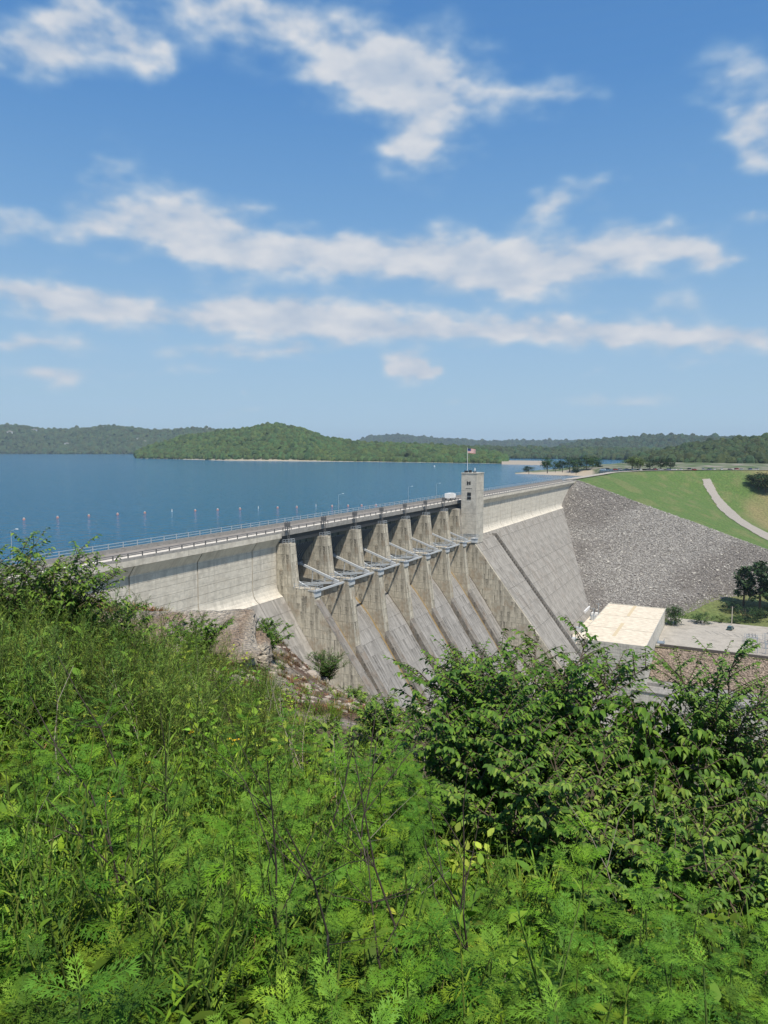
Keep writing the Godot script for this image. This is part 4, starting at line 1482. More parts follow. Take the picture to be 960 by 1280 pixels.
	# dark tree group on the far side of the field
	for q in [[948, 612, 17.0, 1.2, 1], [957, 616, 20.0, 1.2, 1], [940, 607, 12.0, 1.2, 1], [970, 615, 19.0, 1.2, 0]]:
		plant_tree("field_tree", "tree", "dark leafy tree at the edge of the tan field", "tree", hit_valley(q[0], q[1]) - Vector3(0, 0.3, 0), q[2], q[3], "trees at the edge of the field", q[4])
	# pines and shrubs round the parking lot
	for q in [[929, 758, 21.0, 1.0, 1], [949, 768, 27.0, 1.0, 1], [968, 764, 25.0, 1.0, 1]]:
		plant_tree("pine_tree", "pine", "tall dark pine above the parking lot at the foot of the rock slope", "tree", hit_valley(q[0], q[1]) - Vector3(0, 0.3, 0), q[2], q[3], "pines by the parking lot", q[4])
	for q in [[845, 783, 11.0, 1.0, 0, "tree"], [878, 781, 7.0, 1.2, 0, "bush"], [901, 779, 4.5, 1.2, 2, "bush"], [918, 779, 4.5, 1.4, 0, "bush"], [912, 764, 6.0, 1.5, 1, "bush"], [933, 776, 8.5, 1.3, 1, "bush"], [952, 774, 7.0, 1.3, 1, "bush"], [836, 783, 6.0, 0.9, 0, "bush"]]:
		plant_tree("round_bush", q[5], "rounded green bush along the back of the parking lot", "bush", hit_valley(q[0], q[1]) - Vector3(0, 0.2, 0), q[2], q[3], "bushes along the parking lot", q[4])
	# cars far off, behind the grass crest
	var tones := [Color(0.7, 0.7, 0.7), Color(0.05, 0.05, 0.06), Color(0.3, 0.03, 0.03), Color(0.4, 0.42, 0.45), Color(0.06, 0.1, 0.25), Color(0.75, 0.74, 0.7)]
	var words_ := ["white", "black", "red", "silver", "blue", "cream"]
	for i in 24:
		var px := 752.0 + i * 8.4 + rf(-2, 2)
		make_car("distant_car", "%s car in the far car park behind the grass crest" % words_[i % 6], Vector3.ZERO, tones[i % 6], on_y(px, 587.6 + rf(-0.5, 0.6), 0.9), rf(0, 3), 1.2, "%s cars in the far car park" % words_[i % 6])
	for q in [[763, 585.0], [782, 584.6]]:
		var d := thing("boat_dock", "low white roofed boat dock in the bay behind the point", "dock", on_y(q[0], q[1], WATER), "boat docks in the bay", 0.4)
		var rm := MB.new()
		rm.prism(PackedVector2Array([Vector2(-14, 4.0), Vector2(14, 4.0), Vector2(0, 5.6)]), -5, 5)
		put("roof", rm, M.white, d)
		for x in [-13.0, -4.5, 4.5, 13.0]:
			for z in [-4.5, 4.5]:
				var pm := MB.new()
				pm.bar(Vector3(x, -1, z), Vector3(x, 4.0, z), 0.4, 0.4)
				put("post", pm, M.galvanized, d)
		rm = MB.new()
		rm.box(Vector3(-14, 0.1, -5), Vector3(14, 0.5, 5))
		put("deck", rm, M.curb, d)
	# houses on the hills
	var hill_tab := [[-60, 533, 5800, 6600], [20, 534, 5800, 6500], [60, 539, 5600, 6300], [140, 535, 5300, 6000], [195, 540, 5200, 5900], [245, 536, 5000, 5700], [300, 540, 4900, 5600], [400, 552, 4900, 5500]]
	for q in [[12, 0.45, 45.0], [43, 0.75, 40.0], [83, 0.35, 34.0], [128, 0.85, 34.0], [174, 0.5, 38.0], [181, 0.4, 30.0], [262, 0.95, 40.0]]:
		var p := ridge_point(hill_tab, WATER, q[0], q[1], 0.35)
		var h := thing("hillside_house", "tiny pale house among the trees of the distant hills", "house", p + Vector3.UP * 8.0, "houses on the distant hills", 0.6)
		var k: float = q[2]
		var wm := MB.new()
		wm.box(Vector3(-k * 0.5, -8, -k * 0.25), Vector3(k * 0.5, k * 0.28, k * 0.25))
		put("wall", wm, M.white, h)
		wm = MB.new()
		wm.prism(PackedVector2Array([Vector2(-k * 0.55, k * 0.285), Vector2(k * 0.55, k * 0.285), Vector2(0, k * 0.5)]), -k * 0.3, k * 0.3)
		put("roof", wm, mat(Color(0.35, 0.32, 0.3), 0.9), h)

# ------------------------------------------------------------------ the hillside under the viewer
func ground_rel(f: float, l: float) -> float:
	var ff := maxf(f, -2.5)
	var y := -1.65 - 0.17 * ff - 0.16 * clampf(l, -9.0, 9.0)
	y -= 0.045 * pow(maxf(0, f - 8.0), 2) * smoothstep(-3.0, 1.5, l) if f < 16.0 else 0.045 * 64.0 * smoothstep(-3.0, 1.5, l)
	y -= 0.05 * pow(maxf(0, l - 2.6), 2) if l < 9 else 2.05
	y -= 0.12 * maxf(0, f - 5.5) * smoothstep(0.5, 3.0, l)
	y -= 0.3 * smoothstep(4.0, 6.5, f) * smoothstep(-2.6, -0.8, l)
	var edge := lerpf(14.8, 13.2, smoothstep(-3.0, 2.0, l))
	y -= 1.25 * maxf(0, f - edge)
	y += 0.10 * bump_noise.get_noise_2d(f * 14.0, l * 14.0) + 0.05 * bump_noise.get_noise_2d(f * 50.0, l * 50.0)
	return maxf(y, -100.0)

func hit_ground(px: float, py: float) -> Vector3:               # (forward, right, height) or forward < 0
	var d := Basis.from_euler(Vector3(deg_to_rad(PITCH), 0, 0)) * Vector3((px - 480.0) / FOCAL, -(py - 640.0) / FOCAL, -1.0)
	d /= -d.z
	var f := 0.5
	while f < 19.0:
		if d.y * f < ground_rel(f, d.x * f):
			return Vector3(f, d.x * f, ground_rel(f, d.x * f))
		f += 0.06 + f * 0.015
	return Vector3(-1, 0, 0)

func spot(f: float, l: float) -> Vector3:
	return loc(f, l, ground_rel(f, l))

func facing(az: float, el: float, roll := 0.0) -> Basis:
	return Basis(Vector3.UP, az) * Basis(Vector3.RIGHT, -el) * Basis(Vector3.BACK, roll)

# a ragweed leaf, one unit long: a rib with cut lobes on both sides
func ragweed_leaf(seed_: int, color: Color) -> MB:
	var r := RandomNumberGenerator.new()
	r.seed = seed_
	var m := MB.new()
	m.col = color
	m.lance(Transform3D(), 1.0, 0.03, 0.0)
	for i in 5:
		var t := 0.16 + 0.155 * i
		var L := 0.46 * sin(PI * (0.22 + 0.66 * t)) * r.randf_range(0.85, 1.15)
		for side in [-1.0, 1.0]:
			m.col = color * r.randf_range(0.88, 1.12)
			var b: Basis = Basis(Vector3.UP, side * (0.95 - t * 0.35) + r.randf_range(-0.1, 0.1)) * Basis(Vector3.RIGHT, -0.12)
			var tr := Transform3D(b, Vector3(0, 0.004, t))
			m.lance(tr, L, L * 0.13, 0.1)
			for q in [0.3, 0.55]:
				for sd in [-1.0, 1.0]:
					m.lance(tr * Transform3D(Basis(Vector3.UP, sd * 0.62), Vector3(0, 0, L * q)), L * (0.40 - q * 0.22), L * 0.075, 0.1)
	for sd in [-0.4, 0.0, 0.4]:
		m.lance(Transform3D(Basis(Vector3.UP, sd), Vector3(0, 0, 0.84)), 0.24, 0.035, 0.1)
	var bend := r.randf_range(0.15, 0.5)
	for i in m.v.size():
		m.v[i].y -= bend * m.v[i].z * m.v[i].z + absf(m.v[i].x) * 0.18
		m.n[i] = (m.n[i] + Vector3(signf(m.v[i].x) * 0.18, 0, 2.0 * bend * m.v[i].z)).normalized()
	return m

func merged(stem: MB, leaves: Array, kinds: Array) -> MB:
	var m := MB.new()
	m.add(stem, Transform3D())
	for q in leaves:
		m.add(kinds[q[0]], q[1])
	return m

# {stem, leaves: [[kind, transform]], kinds}
func ragweed_plant(seed_: int, kinds: Array) -> Dictionary:
	var r := RandomNumberGenerator.new()
	r.seed = seed_
	var h := r.randf_range(0.62, 0.85)
	var lean := Vector3(r.randf_range(-0.12, 0.12), 0, r.randf_range(-0.12, 0.12))
	var stem := MB.new()
	stem.col = Color(0.12, 0.17, 0.05)
	stem.tube([Vector3.ZERO, lean * h * 0.3 + Vector3(0, h * 0.5, 0), lean * h + Vector3(0, h, 0)], [0.006, 0.0045, 0.002], 5)
	var leaves := []
	var a := r.randf() * TAU
	for i in 12:
		var t := 0.22 + 0.78 * i / 11.0
		a += 1.57 + r.randf_range(-0.3, 0.3)
		for side in [0.0, PI]:
			var L := lerpf(0.165, 0.09, t) * r.randf_range(0.75, 1.2)
			var el := lerpf(-0.25, 0.6, t * t) + r.randf_range(-0.3, 0.3)
			leaves.append([r.randi() % kinds.size(), Transform3D(facing(a + side, el, r.randf_range(-0.3, 0.3)).scaled_local(Vector3.ONE * L), lean * h * t * t + Vector3(0, h * t, 0))])
	for i in 3:
		leaves.append([r.randi() % kinds.size(), Transform3D(facing(a + i * 2.1, 0.95).scaled_local(Vector3.ONE * 0.06), lean * h + Vector3(0, h, 0))])
	return {"stem": stem, "leaves": leaves, "kinds": kinds}

func simple_leaf(length: float, width: float, color: Color, fold: float, droop: float, segs := 3) -> MB:
	var m := MB.new()
	m.col = color
	m.leaf(Transform3D(), length, width, fold, droop, segs)
	return m

func lance_plant(seed_: int, kinds: Array, height: float, count: int, L0: float) -> Dictionary:
	var r := RandomNumberGenerator.new()
	r.seed = seed_
	var h := height * r.randf_range(0.85, 1.15)
	var lean := Vector3(r.randf_range(-0.25, 0.25), 0, r.randf_range(-0.25, 0.25))
	var stem := MB.new()
	stem.col = Color(0.13, 0.19, 0.05)
	stem.tube([Vector3.ZERO, lean * h * 0.3 + Vector3(0, h * 0.5, 0), lean * h + Vector3(0, h, 0)], [0.005, 0.004, 0.0015], 5)
	var leaves := []
	var a := 0.0
	for i in count:
		var t := 0.12 + 0.88 * i / (count - 1.0)
		a += 2.4
		var L := L0 * (1.15 - 0.65 * t) * r.randf_range(0.8, 1.2)
		leaves.append([r.randi() % kinds.size(), Transform3D(facing(a, lerpf(0.35, 1.1, t) + r.randf_range(-0.2, 0.2), r.randf_range(-0.3, 0.3)).scaled_local(Vector3.ONE * L), lean * h * t * t + Vector3(0, h * t, 0))])
	return {"stem": stem, "leaves": leaves, "kinds": kinds}

func wispy_plant(seed_: int, color: Color) -> MB:
	var r := RandomNumberGenerator.new()
	r.seed = seed_
	var m := MB.new()
	var h := r.randf_range(0.8, 1.15)
	m.col = Color(0.11, 0.15, 0.045)
	m.tube([Vector3.ZERO, Vector3(0.03, h * 0.5, 0.02), Vector3(0.08, h, 0.0)], [0.005, 0.004, 0.0015], 4)
	for i in 16:
		var t := lerpf(0.2, 0.98, i / 15.0)
		var a := i * 2.4
		var L := 0.26 * (1.15 - t) + 0.05
		var base := Vector3(0.08 * t * t, h * t, 0)
		var dir := facing(a, 0.9 + r.randf_range(-0.2, 0.2)) * Vector3(0, 0, 1)
		m.col = Color(0.11, 0.15, 0.045)
		m.tube([base, base + dir * L], [0.002, 0.001], 3)
		for k in 12:
			var u := k / 11.0
			m.col = color * r.randf_range(0.75, 1.25)
			m.lance(Transform3D(facing(a + r.randf_range(-1.4, 1.4), r.randf_range(0.2, 1.3), r.randf_range(-1, 1)), base + dir * L * u), r.randf_range(0.025, 0.05), 0.0045, 0.2)
	return m

func grass_tuft(seed_: int, color: Color, count: int, L: float) -> MB:
	var r := RandomNumberGenerator.new()
	r.seed = seed_
	var m := MB.new()
	for i in count:
		m.col = color * r.randf_range(0.7, 1.3)
		var len := L * r.randf_range(0.5, 1.15)
		m.leaf(Transform3D(facing(r.randf() * TAU, r.randf_range(0.7, 1.45)), Vector3(r.randf_range(-0.04, 0.04), 0, r.randf_range(-0.04, 0.04))), len, 0.007 + len * 0.008, 0.3, r.randf_range(0.1, 0.8), 4)
	return m

func sprig(seed_: int, color: Color, leaf_len: float, ratio: float, count: int, h: float) -> MB:
	var r := RandomNumberGenerator.new()
	r.seed = seed_
	var m := MB.new()
	m.col = Color(0.10, 0.14, 0.04)
	var tip := Vector3(r.randf_range(-0.15, 0.15), h, r.randf_range(-0.15, 0.15))
	m.tube([Vector3.ZERO, tip * 0.5 + Vector3(0, h * 0.05, 0), tip], [0.003, 0.0025, 0.001], 4)
	for i in count:
		var t := lerpf(0.15, 1.0, i / (count - 1.0))
		m.col = color * r.randf_range(0.7, 1.3)
		var L := leaf_len * r.randf_range(0.7, 1.2)
		m.leaf(Transform3D(facing(i * 2.4 + r.randf_range(-0.4, 0.4), r.randf_range(-0.2, 0.7), r.randf_range(-0.3, 0.3)), tip * t), L, L * ratio, 0.3, 0.35, 3)
	return m

func plant_of(called: String, label: String, category: String, group: String, made: Dictionary, at: Vector3, size: float, each_leaf: bool) -> void:
	var t := thing(called, label, category, at, group, rf(0, TAU))
	t.rotation.x = rf(-0.35, 0.35)
	t.scale = Vector3.ONE * size
	if not made.has("stem_mesh"):
		made.stem_mesh = made.stem.mesh()
		made.leaf_meshes = made.kinds.map(func(k): return k.mesh())
		made.all_leaves = merged(MB.new(), made.leaves, made.kinds).mesh()
	var skin: StandardMaterial3D = M.weed_tints[rng.randi() % 5]
	put("stem", made.stem_mesh, skin, t)
	if each_leaf:
		for q in made.leaves:
			var o := put("leaf", made.leaf_meshes[q[0]], skin, t)
			o.transform = q[1]
	else:
		put("foliage", made.all_leaves, skin, t)

# a shrub: bent stems, side shoots and leaves along them
func shrub(called: String, label: String, category: String, f: float, l: float, h: float, spread: float, stems: int, shoots: int, per: int, leaf_len: float, ratio: float, colors: Array, seed_: int, droop := 0.35, singles := 300, sink := 0.05, lean := Vector3.ZERO, group := "") -> void:
	var r := RandomNumberGenerator.new()
	r.seed = seed_
	var at := spot(f, l) - Vector3(0, sink, 0)
	var t := thing(called, label, category, at, group)
	var wood := MB.new()
	var leaves := []
	for i in stems:
		var a := TAU * i / stems + r.randf_range(-0.4, 0.4)
		var out := spread * r.randf_range(0.35, 1.0)
		var top := Vector3(cos(a) * out, h * r.randf_range(0.62, 1.0) * (1.0 - 0.25 * out / maxf(spread, 0.01)), sin(a) * out) + lean * r.randf_range(0.5, 1.0)
		var pts := []
		var rad := []
		for k in 7:
			var u := k / 6.0
			pts.append(Vector3(top.x * u * u * 0.6 + top.x * u * 0.4, top.y * (u + 0.12 * sin(u * PI)), top.z * u * u * 0.6 + top.z * u * 0.4) + Vector3(r.randf_range(-1, 1), 0, r.randf_range(-1, 1)) * 0.03 * h * u)
			rad.append(lerpf(0.011, 0.002, u) * (0.5 + h * 0.4))
		wood.tube(pts, rad, 5)
		for s in shoots:
			var u := lerpf(0.18, 1.0, (s + r.randf()) / shoots)
			var k := mini(int(u * 6.0), 5)
			var base: Vector3 = pts[k].lerp(pts[k + 1], u * 6.0 - k)
			var az := r.randf() * TAU
			var dir := (Vector3(cos(az), r.randf_range(0.0, 0.9), sin(az)) + (top.normalized() * 0.5)).normalized()
			var L := h * r.randf_range(0.14, 0.30) * (1.2 - 0.5 * u)
			var tip := base + dir * L + Vector3(0, -L * droop * 0.35, 0)
			var mid := base + dir * L * 0.55
			wood.tube([base, mid, tip], [0.0035 * (0.5 + h * 0.4), 0.0025, 0.0012], 4)
			for q in per:
				var v := (q + 0.6) / per
				var p := base.lerp(mid, v * 2.0) if v < 0.5 else mid.lerp(tip, v * 2.0 - 1.0)
				var side := 1.0 if q % 2 else -1.0
				var yaw_ := atan2(dir.x, dir.z) + side * r.randf_range(0.5, 1.1)
				if q == per - 1:
					yaw_ = atan2(dir.x, dir.z)
				var el := r.randf_range(-0.25, 0.55) - droop * 0.6
				var sz := leaf_len * r.randf_range(0.65, 1.2)
				leaves.append([r.randi() % colors.size(), Transform3D(facing(yaw_, el, r.randf_range(-0.4, 0.4)).scaled_local(Vector3.ONE * sz), p)])
	put("branches", wood, M.bark, t)
	var shapes := []
	for c in colors:
		shapes.append(simple_leaf(1.0, ratio * r.randf_range(0.85, 1.15), c, r.randf_range(0.2, 0.5), droop + r.randf_range(0.0, 0.4), 4).mesh())
	var eye := EYE - at
	leaves.sort_custom(func(p, q): return p[1].origin.distance_squared_to(eye) < q[1].origin.distance_squared_to(eye))
	for i in mini(singles, leaves.size()):
		var o := put("leaf", shapes[leaves[i][0]], M.leaf, t)
		o.transform = leaves[i][1]
	for c in colors.size():
		var places := []
		for i in range(singles, leaves.size()):
			if leaves[i][0] == c:
				places.append(leaves[i][1])
		if places:
			tag(multi("foliage", shapes[c], M.leaf, places, [], t), "", "", "", "stuff")

func boulder(called: String, label: String, at: Vector3, size: Vector3, turn: float, seed_: int, tilt := 0.0) -> void:
	var fn := FastNoiseLite.new()
	fn.seed = seed_
	fn.frequency = 0.55
	fn.fractal_octaves = 4
	var n := 40
	var surf := func(u: float, v: float):
		var th := u * TAU
		var ph := v * PI
		var d := Vector3(sin(ph) * cos(th), cos(ph), sin(ph) * sin(th))
		var q := Vector3(signf(d.x) * pow(absf(d.x), 0.55), signf(d.y) * pow(absf(d.y), 0.5), signf(d.z) * pow(absf(d.z), 0.55))
		q *= 1.0 + 0.28 * fn.get_noise_3dv(d * 2.2) + 0.08 * fn.get_noise_3dv(d * 9.0)
		q.y += 0.06 * (1.0 if sin(d.y * 9.0 + fn.get_noise_3dv(d * 3.0) * 4.0) > 0.3 else 0.0) * (1.0 - absf(d.y))
		return q * size
	var fn2 := FastNoiseLite.new()
	fn2.seed = seed_ + 5
	fn2.frequency = 0.9
	var paint := func(p: Vector3, _u, _v):
		var k := smoothstep(-0.2, 0.2, fn2.get_noise_3dv(p * 1.5)) * smoothstep(-0.3 * size.y, 0.8 * size.y, p.y)
		return Color(0.46, 0.41, 0.33).lerp(Color(0.24, 0.15, 0.09), k * 0.65) * (1.0 + 0.5 * fn2.get_noise_3dv(p * 6.0))
	var m := mat(Color(1, 1, 1), 0.95, true)
	m.albedo_texture = grain(0.05, 5, 61, Color(0.6, 0.6, 0.6), Color(1, 1, 1), 512, 0.2)
	m.heightmap_enabled = true
	m.heightmap_texture = grain(0.04, 5, 62, Color.BLACK, Color.WHITE, 512, 0.1)
	m.heightmap_scale = 6.0
	triplanar(m, Vector3.ONE / 1.7)
	var o := put(called, grid(n, n, surf, paint), m)
	o.position = at
	o.basis = Basis(Vector3.UP, deg_to_rad(YAW)) * Basis(Vector3.RIGHT, tilt) * Basis(Vector3.UP, turn)
	tag(o, label, "rock")

func dead_twig(called: String, label: String, group: String, f: float, l: float, h: float, lean: Vector3, material, seed_: int, forks: int, thick: float) -> void:
	var r := RandomNumberGenerator.new()
	r.seed = seed_
	var o := thing(called, label, "twig", spot(f, l) - Vector3(0, 0.03, 0), group)
	var m := MB.new()
	var pts := [Vector3.ZERO]
	var rad := [thick]
	var dir := (Vector3.UP + lean).normalized()
	for i in 6:
		dir = (dir + Vector3(r.randf_range(-0.25, 0.25), r.randf_range(-0.1, 0.1), r.randf_range(-0.25, 0.25))).normalized()
		pts.append(pts[-1] + dir * h / 6.0)
		rad.append(lerpf(thick, thick * 0.25, (i + 1) / 6.0))
	m.tube(pts, rad, 5)
	put("stem", m, material, o)
	for i in forks:
		var k := r.randi_range(1, 5)
		var d := (Vector3(r.randf_range(-1, 1), r.randf_range(0.3, 1.0), r.randf_range(-1, 1))).normalized()
		var L := h * r.randf_range(0.2, 0.45)
		var b := MB.new()
		var e := d + Vector3(r.randf_range(-0.5, 0.5), r.randf_range(-0.2, 0.4), r.randf_range(-0.5, 0.5))
		b.tube([pts[k], pts[k] + d * L * 0.5, pts[k] + d * L * 0.5 + e.normalized() * L * 0.5], [rad[k] * 0.7, rad[k] * 0.45, rad[k] * 0.15], 4)
		put("fork", b, material, o)

func build_hillside() -> void:
	var soil := mat(Color(1, 1, 1), 0.95, true)
	soil.albedo_texture = grain(0.05, 5, 71, Color(0.45, 0.45, 0.45), Color(1, 1, 1), 512, 0.2)
	soil.heightmap_enabled = true
	soil.heightmap_texture = grain(0.05, 5, 72, Color.BLACK, Color.WHITE, 512, 0.1)
	soil.heightmap_scale = 6.0
	triplanar(soil, Vector3.ONE / 2.3)
	var near := func(u: float, v: float):
		var f := lerpf(-7.0, 24.0, u)
		var l := lerpf(-17.0, 15.0, v)
		return spot(f, l)
	var paint := func(p: Vector3, u: float, v: float):
		var f := lerpf(-7.0, 24.0, u)
		var l := lerpf(-17.0, 15.0, v)
		var a := bump_noise.get_noise_2d(f * 22.0, l * 22.0)
		var b := bump_noise.get_noise_2d(f * 70.0 + 40, l * 70.0)
		var c := Color(0.22, 0.17, 0.11)
		if f > 8.0:
			c = Color(0.20, 0.125, 0.075).lerp(Color(0.42, 0.365, 0.29), smoothstep(-0.1, 0.25, a + b * 0.6))
		return c
	tag(put("hillside_terrain", grid(150, 150, near, paint), soil), "", "", "", "structure")
	var far_part := func(u: float, v: float):
		var f := lerpf(23.5, 80.0, u)
		var l := lerpf(-17.0, 15.0, v)
		return spot(f, l)
	tag(put("hillside_terrain", grid(30, 20, far_part, func(_p, _u, _v): return Color(0.26, 0.20, 0.135)), soil), "", "", "", "structure")
	boulder("rock_ledge", "low weathered limestone ledge with rusty brown top above the bare slope", loc(10.6, -3.15, ground_rel(10.6, -3.1) - 0.02), Vector3(1.2, 0.24, 0.95), 0.1, 3, 0.24)
	boulder("rock_slab", "pale rounded limestone block at the end of the weathered ledge", loc(10.9, -2.25, ground_rel(10.9, -2.25) + 0.06), Vector3(0.42, 0.24, 0.42), 0.2, 8, 0.2)
	boulder("rock_step", "flat pale limestone step half hidden in grass beside the ledge", loc(10.4, -3.75, ground_rel(10.4, -3.75) + 0.06), Vector3(0.7, 0.18, 0.5), 0.1, 12, 0.25)
	# loose stones on the bare slope
	var places := []
	var cols := []
	for i in 1200:
		var f := rf(8.5, 15.5)
		var l := rf(-4.0, 3.5)
		var k := rf(0.012, 0.05) * (2.2 if rng.randf() < 0.06 else 1.0)
		places.append(Transform3D(Basis.from_euler(Vector3(rf(0, 6), rf(0, 6), rf(0, 6))).scaled(Vector3(k * 1.4, k * 0.7, k)), spot(f, l)))
		var g := rf(0.7, 1.2)
		cols.append(Color(0.38 * g, 0.33 * g, 0.27 * g))
	tag(multi("loose_gravel", icosphere(0.4, 14, 0).mesh(), M.stone, places, cols), "loose pale stones scattered over the bare slope", "gravel", "", "stuff")

func veg(f: float, l: float) -> float:
	var px := 480.0 + FOCAL * l / maxf(f, 0.1)
	return lerpf(1.0, lerpf(1.0, 0.6, smoothstep(90.0, 360.0, px)), smoothstep(3.6, 6.0, f))

func in_shrubs(f: float, l: float) -> bool:
	return f > 2.75 and l > 0.32 and f < 6.5

func scatter(called: String, label: String, category: String, variants: Array, count: int, px0: float, px1: float, py0: float, py1: float, f0: float, f1: float, s0: float, s1: float, material, allow = null) -> void:
	var per := []
	var tint := []
	for i in variants.size():
		per.append([])
		tint.append([])
	var got := 0
	var tries := 0
	while got < count and tries < count * 6:
		tries += 1
		var h := hit_ground(rf(px0, px1), rf(py0, py1))
		if h.x < f0 or h.x > f1 or (allow != null and not allow.call(h.x, h.y)):
			continue
		var k := rng.randi() % variants.size()
		var s := rf(s0, s1) * veg(h.x, h.y)
		per[k].append(Transform3D((Basis(Vector3.UP, rf(0, TAU)) * Basis(Vector3.RIGHT, rf(-0.4, 0.4))).scaled(Vector3.ONE * s), loc(h.x, h.y, h.z - 0.02)))
		var g := rf(0.62, 1.25) * (1.0 + 0.8 * patch_noise.get_noise_2d(h.x * 40.0 + 200.0, h.y * 40.0))
		var y := rf(-0.12, 0.2)
		tint[k].append(Color(g * (1.0 + y), g, g * (1.0 - y)))
		got += 1
	var o := thing(called, label, category)
	o.set_meta("kind", "stuff")
	for k in variants.size():
		if per[k]:
			tag(multi("growth", variants[k].mesh(), material, per[k], tint[k], o), "", "", "", "stuff")

func build_foreground() -> void:
	var rag := [Color(0.13, 0.26, 0.026), Color(0.085, 0.19, 0.02), Color(0.18, 0.32, 0.032), Color(0.115, 0.24, 0.03)]
	var rag_kinds := []
	for i in 4:
		rag_kinds.append(ragweed_leaf(200 + i, rag[i]))
	var rags := []
	for i in 6:
		rags.append(ragweed_plant(300 + i, rag_kinds))
	var gold_kinds := [simple_leaf(1.0, 0.13, Color(0.12, 0.22, 0.028), 0.4, 0.35), simple_leaf(1.0, 0.13, Color(0.17, 0.28, 0.032), 0.4, 0.45), simple_leaf(1.0, 0.12, Color(0.085, 0.17, 0.024), 0.4, 0.25)]
	var golds := []
	for i in 4:
		golds.append(lance_plant(400 + i, gold_kinds, 0.78, 46, 0.095))
	var broad_kinds := [simple_leaf(1.0, 0.55, Color(0.15, 0.26, 0.028), 0.3, 0.35, 4), simple_leaf(1.0, 0.5, Color(0.23, 0.34, 0.035), 0.3, 0.45, 4)]
	var broads := []
	for i in 3:
		broads.append(lance_plant(450 + i, broad_kinds, 0.55, 16, 0.085))
	# individual weeds, nearest first
	var spots := []
	var tries := 0
	while spots.size() < 300 and tries < 9000:
		tries += 1
		var h := hit_ground(rf(-160, 1120), rf(1040, 1900))
		if h.x < 0.95 or h.x > 4.4 or in_shrubs(h.x, h.y):
			continue
		var ok := true
		for q in spots:
			if Vector2(q.x - h.x, q.y - h.y).length() < 0.09 + h.x * 0.015:
				ok = false
				break
		if ok:
			spots.append(h)
	spots.sort_custom(func(a, b): return a.x < b.x)
	for i in spots.size():
		var h: Vector3 = spots[i]
		var left := h.y < -0.25 * h.x - 0.2
		var at := loc(h.x, h.y, h.z - 0.03)
		var each := i < 70
		if rng.randf() < (0.45 if left else 0.12):
			plant_of("willow_leaved_weed", "upright weed with narrow willow-like leaves among the ragweed", "weed", "narrow-leaved weeds among the ragweed", golds[rng.randi() % 4], at, rf(0.75, 1.1), each and i % 2 == 0)
		elif rng.randf() < 0.17:
			plant_of("broad_leaved_weed", "weed with broad oval leaves growing among the ragweed", "weed", "broad-leaved weeds among the ragweed", broads[rng.randi() % 3], at, rf(0.8, 1.2), each)
		else:
			plant_of("ragweed_plant", "feathery green ragweed plant with finely cut leaves on the hillside", "weed", "ragweed plants covering the hillside", rags[rng.randi() % 6], at, rf(0.55, 1.15), each)
	# denser growth that nobody could count
	var rag_merged := rags.map(func(p): return merged(p.stem, p.leaves, p.kinds))
	var gold_merged := golds.map(func(p): return merged(p.stem, p.leaves, p.kinds))
	scatter("ragweed_undergrowth", "dense feathery ragweed growth filling the hillside", "undergrowth", rag_merged.slice(0, 3), 500, -350, 1300, 940, 1800, 1.0, 7.5, 0.5, 0.95, M.leaf_soft, func(f, l): return not in_shrubs(f, l) and (f < 4.6 or patch_noise.get_noise_2d(f * 60, l * 60) > 0.05))
	scatter("weed_undergrowth", "narrow-leaved weeds massed on the upper hillside", "undergrowth", gold_merged, 900, -350, 620, 760, 1500, 1.2, 9.5, 0.5, 0.95, M.leaf_soft, func(f, l): return l < -0.2 and patch_noise.get_noise_2d(f * 50 + 30, l * 50) > -0.1)
	var wisps := [wispy_plant(1, Color(0.15, 0.26, 0.045)), wispy_plant(2, Color(0.10, 0.19, 0.035)), wispy_plant(3, Color(0.19, 0.29, 0.055))]
	scatter("wispy_undergrowth", "fine wispy green weeds massed on the slope below the lake", "undergrowth", wisps, 1500, -350, 420, 700, 1000, 4.0, 10.3, 0.6, 1.0, M.leaf_soft, func(f, l): return l < -0.17 * f + 0.1 and not (f > 8.9 and l > -4.6))
	var tufts := [grass_tuft(1, Color(0.15, 0.26, 0.03), 26, 0.42), grass_tuft(2, Color(0.21, 0.28, 0.05), 22, 0.36), grass_tuft(3, Color(0.12, 0.21, 0.026), 26, 0.5)]
	scatter("grass", "green grass tufts between the weeds on the hillside", "grass", tufts, 5200, -350, 1200, 780, 1500, 1.2, 14.0, 0.6, 1.2, M.leaf_soft, func(f, l): return not (f > 8.2 and patch_noise.get_noise_2d(f * 60, l * 60) < 0.12))
	var dry := [grass_tuft(11, Color(0.22, 0.10, 0.05), 18, 0.16), grass_tuft(12, Color(0.30, 0.23, 0.12), 18, 0.2), grass_tuft(13, Color(0.13, 0.15, 0.05), 18, 0.18)]
	scatter("dry_grass", "reddish and straw dry grass on the bare stony slope", "grass", dry, 1900, 100, 700, 760, 960, 8.4, 15.5, 0.7, 1.4, M.leaf_soft, func(f, l): return patch_noise.get_noise_2d(f * 70, l * 70) > -0.05)
	scatter("dead_grass", "reddish dry stems and dead grass among the ragweed", "grass", dry, 260, 760, 1000, 1130, 1330, 1.2, 4.0, 0.9, 1.8, M.leaf_soft, null)
	scatter("straw_grass", "straw-coloured dead grass blades between the ragweed", "grass", [grass_tuft(21, Color(0.36, 0.29, 0.16), 7, 0.55), grass_tuft(22, Color(0.20, 0.14, 0.08), 6, 0.5)], 420, -350, 1300, 860, 1700, 1.2, 8.0, 0.7, 1.2, M.leaf_soft, null)
